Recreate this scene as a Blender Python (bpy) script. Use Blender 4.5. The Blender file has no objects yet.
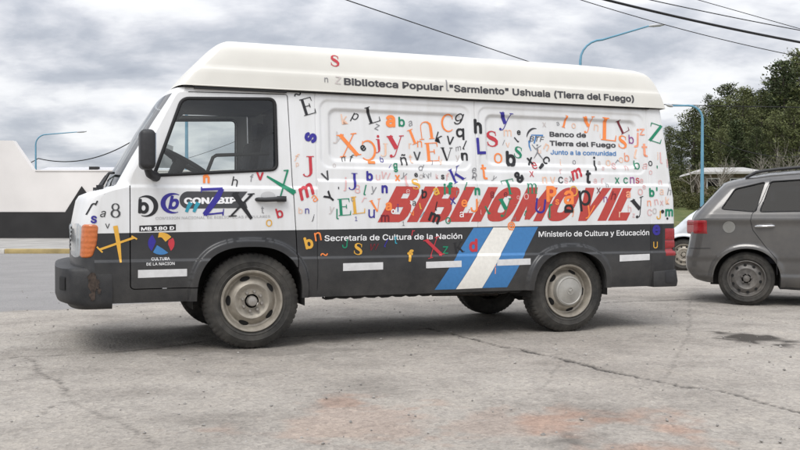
import bpy, bmesh, math, random
import numpy as np
from mathutils import Vector, Matrix
from mathutils import noise as mnoise

R = math.radians
random.seed(11)
scene = bpy.context.scene
COL = scene.collection

# ------------------------------------------------------------------ camera
H_CAM, F_PX = 0.96, 900.0
PITCH = math.atan(10 / 900.0)
cam_d = bpy.data.cameras.new('camera')
cam = bpy.data.objects.new('camera', cam_d)
COL.objects.link(cam)
cam.location = (0, 0, H_CAM)
cam.rotation_euler = (R(90) - PITCH, 0, 0)
cam_d.sensor_width = 36
cam_d.lens = 36 * F_PX / 800
cam_d.clip_start = 0.1
cam_d.clip_end = 6000
scene.camera = cam

VAN_O, VAN_TH = (-1.018, 6.41), R(20.5)
CAR_O, CAR_TH = (3.65, 9.5), R(-20)


def pix(px, py, yy=0.0, O=VAN_O, th=VAN_TH):
    """sight line of a measured picture point met with the vertical plane y=yy of a vehicle -> (x, z) on that plane"""
    dx = (px - 400) / F_PX
    u = (225 - py) / F_PX
    d = (dx, math.cos(PITCH) + u * math.sin(PITCH), u * math.cos(PITCH) - math.sin(PITCH))
    n = (-math.sin(th), math.cos(th)); a = (math.cos(th), math.sin(th))
    cx = -O[0] * a[0] - O[1] * a[1]; cy = -O[0] * n[0] - O[1] * n[1]
    t = (yy - cy) / (d[0] * n[0] + d[1] * n[1])
    return cx + t * (d[0] * a[0] + d[1] * a[1]), H_CAM + t * d[2]


def proj(x, y, z, O=VAN_O, th=VAN_TH):
    wx = O[0] + x * math.cos(th) - y * math.sin(th)
    wy = O[1] + x * math.sin(th) + y * math.cos(th)
    wz = z - H_CAM
    d = wy * math.cos(PITCH) - wz * math.sin(PITCH)
    return 400 + F_PX * wx / d, 225 - F_PX * (wz * math.cos(PITCH) + wy * math.sin(PITCH)) / d, d


# ------------------------------------------------------------------ materials
def new_mat(name):
    m = bpy.data.materials.new(name)
    m.use_nodes = True
    nt = m.node_tree
    return m, nt, nt.nodes['Principled BSDF'], nt.nodes, nt.links


def mat(name, col, rough=0.5, metal=0.0, var=0.0, vscale=8.0, bump=0.0, bscale=60.0, coat=0.0, spec=0.5, dust=0.0):
    m, nt, b, N, L = new_mat(name)
    b.inputs['Roughness'].default_value = rough
    b.inputs['Metallic'].default_value = metal
    b.inputs['Specular IOR Level'].default_value = spec
    b.inputs['Coat Weight'].default_value = coat
    b.inputs['Coat Roughness'].default_value = 0.08
    tc = N.new('ShaderNodeTexCoord')
    base = None
    if var > 0:
        nz = N.new('ShaderNodeTexNoise'); nz.inputs['Scale'].default_value = vscale
        nz.inputs['Detail'].default_value = 6
        L.new(tc.outputs['Object'], nz.inputs['Vector'])
        mr = N.new('ShaderNodeMapRange')
        mr.inputs['From Min'].default_value = 0.3; mr.inputs['From Max'].default_value = 0.7
        mr.inputs['To Min'].default_value = 1 - var; mr.inputs['To Max'].default_value = 1 + var
        L.new(nz.outputs['Fac'], mr.inputs['Value'])
        mx = N.new('ShaderNodeVectorMath'); mx.operation = 'SCALE'
        mx.inputs[0].default_value = col[:3]
        L.new(mr.outputs['Result'], mx.inputs['Scale'])
        base = mx.outputs['Vector']
    if dust > 0:
        nd = N.new('ShaderNodeTexNoise'); nd.inputs['Scale'].default_value = 3.3; nd.inputs['Detail'].default_value = 9
        nd.inputs['Roughness'].default_value = 0.7
        L.new(tc.outputs['Object'], nd.inputs['Vector'])
        r2 = N.new('ShaderNodeMapRange')
        r2.inputs['From Min'].default_value = 0.38; r2.inputs['From Max'].default_value = 0.75
        r2.inputs['To Min'].default_value = 0.0; r2.inputs['To Max'].default_value = dust
        L.new(nd.outputs['Fac'], r2.inputs['Value'])
        mm = N.new('ShaderNodeMix'); mm.data_type = 'RGBA'
        if base: L.new(base, mm.inputs[6])
        else: mm.inputs[6].default_value = (*col[:3], 1)
        mm.inputs[7].default_value = (0.26, 0.235, 0.20, 1)
        L.new(r2.outputs['Result'], mm.inputs[0])
        base = mm.outputs[2]
    if base: L.new(base, b.inputs['Base Color'])
    else: b.inputs['Base Color'].default_value = (*col[:3], 1)
    if bump > 0:
        n2 = N.new('ShaderNodeTexNoise'); n2.inputs['Scale'].default_value = bscale; n2.inputs['Detail'].default_value = 5
        L.new(tc.outputs['Object'], n2.inputs['Vector'])
        bp = N.new('ShaderNodeBump'); bp.inputs['Strength'].default_value = bump; bp.inputs['Distance'].default_value = 0.01
        L.new(n2.outputs['Fac'], bp.inputs['Height'])
        L.new(bp.outputs['Normal'], b.inputs['Normal'])
    return m


def glass_mat(name, tint, mirror=0.10, dark=0.0):
    m = bpy.data.materials.new(name); m.use_nodes = True
    nt = m.node_tree; N = nt.nodes; L = nt.links
    N.clear()
    out = N.new('ShaderNodeOutputMaterial')
    tr = N.new('ShaderNodeBsdfTransparent'); tr.inputs['Color'].default_value = (*tint, 1)
    gl = N.new('ShaderNodeBsdfGlossy'); gl.inputs['Roughness'].default_value = 0.03
    lw = N.new('ShaderNodeLayerWeight'); lw.inputs['Blend'].default_value = 0.5
    pw = N.new('ShaderNodeMath'); pw.operation = 'POWER'; pw.inputs[1].default_value = 4.5
    L.new(lw.outputs['Facing'], pw.inputs[0])
    mr = N.new('ShaderNodeMapRange'); mr.inputs['To Min'].default_value = mirror; mr.inputs['To Max'].default_value = 0.9
    L.new(pw.outputs[0], mr.inputs['Value'])
    mx = N.new('ShaderNodeMixShader')
    L.new(mr.outputs['Result'], mx.inputs['Fac']); L.new(tr.outputs[0], mx.inputs[1]); L.new(gl.outputs[0], mx.inputs[2])
    L.new(mx.outputs[0], out.inputs['Surface'])
    return m


M = {}
# two-tone van paint: white above, charcoal below, with road dust in irregular patches on the lower body
def van_paint():
    m, nt, b, N, L = new_mat('van_paint')
    tc = N.new('ShaderNodeTexCoord'); sp = N.new('ShaderNodeSeparateXYZ')
    L.new(tc.outputs['Object'], sp.inputs[0])
    ln = N.new('ShaderNodeMath'); ln.operation = 'MULTIPLY_ADD'
    ln.inputs[1].default_value = -0.011; L.new(sp.outputs['X'], ln.inputs[0]); L.new(sp.outputs['Z'], ln.inputs[2])
    gt = N.new('ShaderNodeMath'); gt.operation = 'GREATER_THAN'; gt.inputs[1].default_value = 0.848
    L.new(ln.outputs[0], gt.inputs[0])
    nz = N.new('ShaderNodeTexNoise'); nz.inputs['Scale'].default_value = 2.2; nz.inputs['Detail'].default_value = 10
    nz.inputs['Roughness'].default_value = 0.72
    L.new(tc.outputs['Object'], nz.inputs['Vector'])
    # dust: thick near the sills, fading upwards, broken up by noise
    zr = N.new('ShaderNodeMapRange'); zr.inputs['From Min'].default_value = 0.95; zr.inputs['From Max'].default_value = 0.36
    zr.inputs['To Min'].default_value = 0.0; zr.inputs['To Max'].default_value = 0.36
    L.new(sp.outputs['Z'], zr.inputs['Value'])
    nr = N.new('ShaderNodeMapRange'); nr.inputs['From Min'].default_value = 0.36; nr.inputs['From Max'].default_value = 0.72
    L.new(nz.outputs['Fac'], nr.inputs['Value'])
    du = N.new('ShaderNodeMath'); du.operation = 'MULTIPLY'
    L.new(zr.outputs['Result'], du.inputs[0]); L.new(nr.outputs['Result'], du.inputs[1])
    n3 = N.new('ShaderNodeTexNoise'); n3.inputs['Scale'].default_value = 220; n3.inputs['Detail'].default_value = 2
    L.new(tc.outputs['Object'], n3.inputs['Vector'])
    n3r = N.new('ShaderNodeMapRange'); n3r.inputs['From Min'].default_value = 0.3; n3r.inputs['From Max'].default_value = 0.7
    n3r.inputs['To Min'].default_value = 0.7; n3r.inputs['To Max'].default_value = 1.25
    L.new(n3.outputs['Fac'], n3r.inputs['Value'])
    du2 = N.new('ShaderNodeMath'); du2.operation = 'MULTIPLY'; du2.use_clamp = True
    L.new(du.outputs[0], du2.inputs[0]); L.new(n3r.outputs['Result'], du2.inputs[1])
    # white paint with faint grime streaks
    st = N.new('ShaderNodeMapping'); st.inputs['Scale'].default_value = (7, 7, 0.9)
    L.new(tc.outputs['Object'], st.inputs['Vector'])
    ns = N.new('ShaderNodeTexNoise'); ns.inputs['Scale'].default_value = 2.0; ns.inputs['Detail'].default_value = 7
    L.new(st.outputs[0], ns.inputs['Vector'])
    wr = N.new('ShaderNodeValToRGB')
    wr.color_ramp.elements[0].position = 0.30; wr.color_ramp.elements[0].color = (0.66, 0.66, 0.65, 1)
    wr.color_ramp.elements[1].position = 0.62; wr.color_ramp.elements[1].color = (0.72, 0.725, 0.725, 1)
    L.new(ns.outputs['Fac'], wr.inputs['Fac'])
    m1 = N.new('ShaderNodeMix'); m1.data_type = 'RGBA'
    m1.inputs[6].default_value = (.018, .019, .021, 1)
    L.new(gt.outputs[0], m1.inputs[0]); L.new(wr.outputs['Color'], m1.inputs[7])
    m2 = N.new('ShaderNodeMix'); m2.data_type = 'RGBA'
    m2.inputs[7].default_value = (0.17, 0.16, 0.145, 1)
    L.new(du2.outputs[0], m2.inputs[0]); L.new(m1.outputs[2], m2.inputs[6])
    L.new(m2.outputs[2], b.inputs['Base Color'])
    rr = N.new('ShaderNodeMapRange'); rr.inputs['To Min'].default_value = 0.34; rr.inputs['To Max'].default_value = 0.8
    L.new(du2.outputs[0], rr.inputs['Value']); L.new(rr.outputs['Result'], b.inputs['Roughness'])
    b.inputs['Coat Weight'].default_value = 0.15; b.inputs['Coat Roughness'].default_value = 0.15
    # slight waviness of old sheet metal
    nb = N.new('ShaderNodeTexNoise'); nb.inputs['Scale'].default_value = 3.0; nb.inputs['Detail'].default_value = 2
    L.new(tc.outputs['Object'], nb.inputs['Vector'])
    bp = N.new('ShaderNodeBump'); bp.inputs['Strength'].default_value = 0.4; bp.inputs['Distance'].default_value = 0.012
    L.new(nb.outputs['Fac'], bp.inputs['Height']); L.new(bp.outputs['Normal'], b.inputs['Normal'])
    return m


M['paint'] = van_paint()
M['roof'] = mat('roof_gelcoat', (.66, .645, .59), .42, var=0.05, vscale=2.5, bump=0.05, bscale=5, coat=0.1)
M['black'] = mat('black_plastic', (0.022, 0.022, 0.024), 0.55, var=0.25, vscale=20)
M['bumper'] = mat('bumper_plastic', (.014, .015, .017), 0.6, var=0.25, vscale=9, bump=0.1, bscale=150, dust=0.14)
M['rubber'] = mat('seal_rubber', (0.012, 0.012, 0.013), 0.75)
M['under'] = mat('underbody', (0.02, 0.019, 0.018), 0.9, var=0.4, vscale=12)
M['tyre'] = mat('tyre_rubber', (.020, .020, .019), 0.88, var=0.25, vscale=25, bump=0.3, bscale=200, dust=0.32)
M['rim'] = mat('rim_steel', (.33, .30, .25), 0.5, metal=0.35, var=0.22, vscale=22, bump=0.1, bscale=90, dust=0.75)
M['cap'] = mat('hub_cap', (.38, .37, .34), 0.45, metal=0.35, var=0.12, vscale=18, dust=0.4)
M['hole'] = mat('dark_hole', (0.008, 0.008, 0.008), 0.9)
M['nut'] = mat('wheel_nut', (0.35, 0.33, 0.30), 0.4, metal=0.6)
M['interior'] = mat('cab_trim', (0.035, 0.036, 0.04), 0.8, var=0.3, vscale=5)
M['liner'] = mat('cab_headliner', (0.10, 0.10, 0.10), 0.85, var=0.1)
M['seat'] = mat('seat_cloth', (0.03, 0.032, 0.04), 0.95, var=0.4, vscale=30)
M['glass'] = glass_mat('window_glass', (.84, .87, .86), .075)
M['wind'] = glass_mat('windscreen_glass', (0.55, 0.60, 0.60), 0.12)
M['tint'] = glass_mat('tinted_glass', (.05, .052, .055), .010)
M['amber'] = mat('amber_lens', (.50, .125, .022), .25, var=.15, vscale=60, coat=.8)
_nt = M['amber'].node_tree; _w = _nt.nodes.new('ShaderNodeTexWave'); _w.bands_direction = 'Z'; _w.inputs['Scale'].default_value = 9.0
_t = _nt.nodes.new('ShaderNodeTexCoord'); _nt.links.new(_t.outputs['Object'], _w.inputs['Vector'])
_b = _nt.nodes.new('ShaderNodeBump'); _b.inputs['Strength'].default_value = .13; _b.inputs['Distance'].default_value = .02
_nt.links.new(_w.outputs['Fac'], _b.inputs['Height']); _nt.links.new(_b.outputs['Normal'], _nt.nodes['Principled BSDF'].inputs['Normal'])
M['clear'] = mat('lamp_glass', (.38, .40, .41), .18, metal=.3, coat=.8, var=.08, vscale=20)
M['redlens'] = mat('red_lens', (.28, .012, .016), .25, coat=0.6, var=0.15, vscale=50)
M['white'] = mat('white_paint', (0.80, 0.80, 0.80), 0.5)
M['strip'] = mat('reflective_tape', (0.66, 0.66, 0.66), 0.4, var=0.08, vscale=30, dust=0.2)
M['rust'] = mat('rust', (.050, .036, .028), .9, var=.6, vscale=45)

PAL = {'k': (.014, .014, .016), 'n': (0.030, 0.022, 0.26), 'r': (0.50, 0.035, 0.05), 'g': (0.005, 0.21, 0.11),
       'o': (0.86, 0.24, 0.055), 'e': (.80, .52, .38), 'p': (.70, .42, .41), 'y': (.70, .38, .05),
       'a': (0.22, 0.22, 0.23), 'v': (0.27, 0.06, 0.25), 't': (0.03, 0.30, 0.40), 'l': (0.55, 0.50, 0.48),
       'B': (.46, .055, .045), 'w': (0.82, 0.82, 0.82), 'b': (.048, .19, .43), 'c': (0.05, 0.19, 0.45),
       'G': (0.055, 0.056, 0.06), 'D': (0.045, 0.045, 0.05), 'm': (0.16, 0.012, 0.02), 'W': (0.80, 0.78, 0.72),
       'h': (0.40, 0.40, 0.40), 's': (0.80, 0.33, 0.20)}
CNAME = {'k': 'black', 'n': 'navy blue', 'r': 'red', 'g': 'green', 'o': 'orange', 'e': 'peach', 'p': 'pink', 'y': 'yellow',
         'a': 'grey', 'v': 'purple', 't': 'teal', 'l': 'pale grey', 'm': 'dark maroon', 's': 'salmon', 'w': 'white', 'G': 'dark grey'}
for k, c in PAL.items():
    M['ink_' + k] = mat('vinyl_' + k, c, 0.38, var=0.06, vscale=40)


# ------------------------------------------------------------------ mesh helpers
def new_obj(name, verts, faces, material, parent=None, smooth=None):
    me = bpy.data.meshes.new(name)
    me.from_pydata([tuple(v) for v in verts], [], [tuple(f) for f in faces])
    me.update()
    if material: me.materials.append(material)
    if smooth is not None:
        me.polygons.foreach_set('use_smooth', [True] * len(me.polygons))
        if smooth < 180: me.set_sharp_from_angle(angle=R(smooth))
    o = bpy.data.objects.new(name, me)
    COL.objects.link(o)
    if parent: o.parent = parent
    return o


class MB:
    def __init__(s): s.v = []; s.f = []
    def add(s, vs, fs):
        k = len(s.v)
        s.v += [tuple(v) for v in vs]; s.f += [tuple(i + k for i in f) for f in fs]
    def box(s, c, d, rot=None, taper=1.0):
        vs = []
        for sz in (-1, 1):
            t = taper if sz > 0 else 1
            for sx, sy in ((-1, -1), (1, -1), (1, 1), (-1, 1)):
                p = Vector((sx * d[0] / 2 * t, sy * d[1] / 2 * t, sz * d[2] / 2))
                if rot: p = rot @ p
                vs.append(p + Vector(c))
        s.add(vs, [(3, 2, 1, 0), (4, 5, 6, 7), (0, 1, 5, 4), (1, 2, 6, 5), (2, 3, 7, 6), (3, 0, 4, 7)])
    def tube(s, pts, rad, n=8, cap=True):
        pts = [Vector(p) for p in pts]
        rs = rad if isinstance(rad, (list, tuple)) else [rad] * len(pts)
        up = None; vs = []; fs = []
        for i, p in enumerate(pts):
            t = (pts[min(i + 1, len(pts) - 1)] - pts[max(i - 1, 0)])
            if t.length < 1e-9: t = Vector((0, 0, 1))
            t.normalize()
            if up is None:
                up = Vector((0, 0, 1)) if abs(t.z) < 0.9 else Vector((1, 0, 0))
            a = t.cross(up)
            if a.length < 1e-6: a = t.cross(Vector((0, 1, 0)))
            a.normalize(); b = a.cross(t); up = b
            for j in range(n):
                q = 2 * math.pi * j / n
                vs.append(p + (a * math.cos(q) + b * math.sin(q)) * rs[i])
        for i in range(len(pts) - 1):
            for j in range(n):
                fs.append((i * n + j, i * n + (j + 1) % n, (i + 1) * n + (j + 1) % n, (i + 1) * n + j))
        if cap:
            fs.append(tuple(range(n))[::-1]); fs.append(tuple(range((len(pts) - 1) * n, len(pts) * n)))
        s.add(vs, fs)
    def lathe_y(s, prof, n=48, c=(0, 0, 0), rfun=None):
        """prof: list of (y, r); revolved about the y axis through c"""
        vs = []; fs = []
        for i, (y, r) in enumerate(prof):
            for j in range(n):
                q = 2 * math.pi * j / n
                rr = r + (rfun(i, j, q) if rfun else 0)
                vs.append((c[0] + rr * math.cos(q), c[1] + y, c[2] + rr * math.sin(q)))
        for i in range(len(prof) - 1):
            for j in range(n):
                fs.append((i * n + j, (i + 1) * n + j, (i + 1) * n + (j + 1) % n, i * n + (j + 1) % n))
        s.add(vs, fs)
    def prism(s, poly, y0, y1):
        """poly in (x, z), extruded y0..y1 (convex or simple)"""
        n = len(poly)
        vs = [(x, y0, z) for x, z in poly] + [(x, y1, z) for x, z in poly]
        fs = [tuple(range(n)), tuple(range(2 * n - 1, n - 1, -1))]
        fs += [(i, i + n, (i + 1) % n + n, (i + 1) % n) for i in range(n)]
        s.add(vs, fs)
    def build(s, name, material, parent=None, smooth=None, bevel=0.0, seg=2, fix=True):
        o = new_obj(name, s.v, s.f, material, parent, None)
        me = o.data
        if fix:
            bm = bmesh.new(); bm.from_mesh(me)
            bmesh.ops.recalc_face_normals(bm, faces=bm.faces)
            bm.to_mesh(me); bm.free()
        if bevel > 0:
            bm = bmesh.new(); bm.from_mesh(me)
            es = [e for e in bm.edges if len(e.link_faces) == 2 and e.calc_face_angle(0) > R(28)]
            bmesh.ops.bevel(bm, geom=es, offset=bevel, segments=seg, profile=0.5, affect='EDGES', clamp_overlap=True)
            bm.to_mesh(me); bm.free()
            if smooth is None: smooth = 40
        if smooth is not None:
            me.polygons.foreach_set('use_smooth', [True] * len(me.polygons))
            if smooth < 180: me.set_sharp_from_angle(angle=R(smooth))
        return o


def tag(o, label=None, cat=None, group=None, kind=None):
    if label: o['label'] = label
    if cat: o['category'] = cat
    if group: o['group'] = group
    if kind: o['kind'] = kind
    return o


def empty(name, loc=(0, 0, 0), rz=0.0):
    o = bpy.data.objects.new(name, None)
    COL.objects.link(o); o.location = loc; o.rotation_euler = (0, 0, rz)
    o.empty_display_size = 0.2
    return o


def smooth01(t):
    t = np.clip(t, 0, 1); return t * t * (3 - 2 * t)


def sdf_poly(poly):
    P = np.array(poly, float)
    def f(X, Z):
        d = np.full(X.shape, 1e9); ins = np.zeros(X.shape, bool)
        for i in range(len(P)):
            a = P[i]; b = P[(i + 1) % len(P)]
            ex, ez = b - a
            t = np.clip(((X - a[0]) * ex + (Z - a[1]) * ez) / (ex * ex + ez * ez + 1e-12), 0, 1)
            d = np.minimum(d, np.hypot(X - a[0] - t * ex, Z - a[1] - t * ez))
            c = ((a[1] > Z) != (b[1] > Z))
            with np.errstate(divide='ignore', invalid='ignore'):
                xx = a[0] + (Z - a[1]) * ex / (ez if ez != 0 else 1e-12)
            ins ^= (c & (X < xx))
        return np.where(ins, -d, d)
    return f


def round_poly(poly, rad, n=6):
    out = []
    k = len(poly)
    for i in range(k):
        p = Vector(poly[i]); a = (Vector(poly[i - 1]) - p); b = (Vector(poly[(i + 1) % k]) - p)
        r = rad[i] if isinstance(rad, (list, tuple)) else rad
        r = min(r, a.length * 0.48, b.length * 0.48)
        p0 = p + a.normalized() * r; p1 = p + b.normalized() * r
        for j in range(n + 1):
            t = j / n
            out.append(tuple(p0 * (1 - t) ** 2 + p * 2 * t * (1 - t) + p1 * t * t))
    return out


def sdf_arch(cx, z0, a, b, n=2.6):
    def f(X, Z):
        u = np.abs((X - cx) / a); w = np.abs((Z - z0) / b)
        w = np.where(Z < z0, 0, w)
        g = (u ** n + w ** n + 1e-12) ** (1 / n)
        return (g - 1) * min(a, b)
    return f


def grid_sheet(xs, zs, yfun, cut, xlo=None, xhi=None):
    """grid over (x, z); cut(X,Z)<0 is removed and the rim is pulled onto cut=0.  returns verts, faces, rim edges"""
    xs = np.array(sorted(xs)); zs = np.array(sorted(zs))
    X, Z = np.meshgrid(xs, zs)
    if xlo is not None: X = np.maximum(X, np.vectorize(xlo)(zs)[:, None])
    if xhi is not None: X = np.minimum(X, np.vectorize(xhi)(zs)[:, None])
    f = cut(X, Z)
    ins = f < 0
    e = 1e-4
    for _ in range(4):
        f0 = cut(X, Z)
        gx = (cut(X + e, Z) - cut(X - e, Z)) / (2 * e); gz = (cut(X, Z + e) - cut(X, Z - e)) / (2 * e)
        g2 = gx * gx + gz * gz + 1e-6
        st = np.where(ins, f0 / g2, 0)
        st = np.clip(st, -0.05, 0.05)
        X = X - st * gx; Z = Z - st * gz
    Y = yfun(X, Z)
    nz, nx = X.shape
    keepcell = ~(ins[:-1, :-1] & ins[1:, :-1] & ins[:-1, 1:] & ins[1:, 1:])
    ii, jj = np.nonzero(keepcell)
    idx = np.arange(nz * nx).reshape(nz, nx)
    quads = np.stack([idx[ii, jj], idx[ii, jj + 1], idx[ii + 1, jj + 1], idx[ii + 1, jj]], 1)
    V = np.stack([X.ravel(), Y.ravel(), Z.ravel()], 1)
    # weld coincident points, drop degenerate faces
    key = {}; remap = np.zeros(len(V), int); nv = []
    used = np.unique(quads)
    for u in used:
        k = (round(V[u, 0], 5), round(V[u, 2], 5))
        if k not in key:
            key[k] = len(nv); nv.append(V[u])
        remap[u] = key[k]
    faces = []
    ec = {}
    for q in quads:
        r = [remap[a] for a in q]
        r2 = [a for i, a in enumerate(r) if a != r[i - 1]]
        if len(set(r2)) < 3 or len(set(r2)) != len(r2): continue
        faces.append(tuple(int(a) for a in r2))
        for i in range(len(r2)):
            a, b = int(r2[i]), int(r2[(i + 1) % len(r2)])
            ec.setdefault((min(a, b), max(a, b)), []).append((a, b))
    rim = [v[0] for v in ec.values() if len(v) == 1]
    return np.array(nv), faces, rim


def add_skirt(V, F, rim, depth, sel=None):
    V = list(map(tuple, V)); m = {}
    def dn(i):
        if i not in m:
            m[i] = len(V); x, y, z = V[i]; V.append((x, y + depth, z))
        return m[i]
    for a, b in rim:
        if sel and not sel(V[a], V[b]): continue
        F.append((b, a, dn(a), dn(b)))
    return V, F


# ------------------------------------------------------------------ glyphs
NEED = set()
GL = {}


def sans_font():
    # the sans typeface that ships inside Blender itself; the built-in default if it is not there
    try:
        import os
        p = os.path.join(bpy.utils.system_resource('DATAFILES'), 'fonts', 'Inter.woff2')
        return bpy.data.fonts.load(p)
    except Exception:
        return None


def bfont_glyphs(reqs):
    """text outlines of the built-in font -> flat meshes"""
    tmp = []; fnt = sans_font()
    for (txt, off, shear) in reqs:
        cu = bpy.data.curves.new('t', 'FONT')
        cu.body = txt; cu.shear = shear; cu.size = 1.0; cu.resolution_u = 4
        cu.fill_mode = 'FRONT'
        if fnt: cu.font = fnt
        o = bpy.data.objects.new('t', cu); COL.objects.link(o); tmp.append(((txt, off, shear), o, cu))
    dg = bpy.context.evaluated_depsgraph_get(); dg.update()
    for k, o, cu in tmp:
        me = bpy.data.meshes.new_from_object(o.evaluated_get(dg))
        v0 = [tuple(v.co[:2]) for v in me.vertices]; f0 = [tuple(p.vertices) for p in me.polygons]
        # a bolder cut: the outline repeated round a small circle, each copy a hair higher than the last
        rad_ = k[1]; nc = 0 if rad_ <= 0 else (4 if rad_ < .016 else 8)
        sh = [(0, 0)] + [(rad_ * math.cos(2 * math.pi * (i + .5) / nc), rad_ * math.sin(2 * math.pi * (i + .5) / nc)) for i in range(nc)]
        vs = []; fs = []
        for n_, (ax_, ay_) in enumerate(sh):
            b0 = len(vs); vs += [(x + ax_, y + ay_, n_) for x, y in v0]; fs += [tuple(a + b0 for a in f) for f in f0]
        GL[k] = (vs, fs)
        bpy.data.meshes.remove(me)
    for k, o, cu in tmp:
        bpy.data.objects.remove(o); bpy.data.curves.remove(cu)


def rib(pts, w):
    """ribbon of varying width along a polyline"""
    n = len(pts); vs = []; fs = []
    ws = w if isinstance(w, (list, tuple)) else [w] * n
    if len(ws) == 2 and n > 2: ws = [ws[0] + (ws[1] - ws[0]) * i / (n - 1) for i in range(n)]
    for i in range(n):
        a = Vector(pts[max(i - 1, 0)]); b = Vector(pts[min(i + 1, n - 1)])
        t = (b - a).normalized(); nn = Vector((-t.y, t.x)) * ws[i] / 2
        p = Vector(pts[i]); vs += [tuple(p + nn), tuple(p - nn)]
    for i in range(n - 1): fs.append((2 * i, 2 * i + 1, 2 * i + 3, 2 * i + 2))
    return vs, fs


def arc(cx, cy, rx, ry, a0, a1, n=16):
    return [(cx + rx * math.cos(R(a0 + (a1 - a0) * i / n)), cy + ry * math.sin(R(a0 + (a1 - a0) * i / n))) for i in range(n + 1)]


def wmid(n, thin, thick, p=1.0):
    return [thin + (thick - thin) * math.sin(math.pi * i / n) ** p for i in range(n + 1)]


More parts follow.
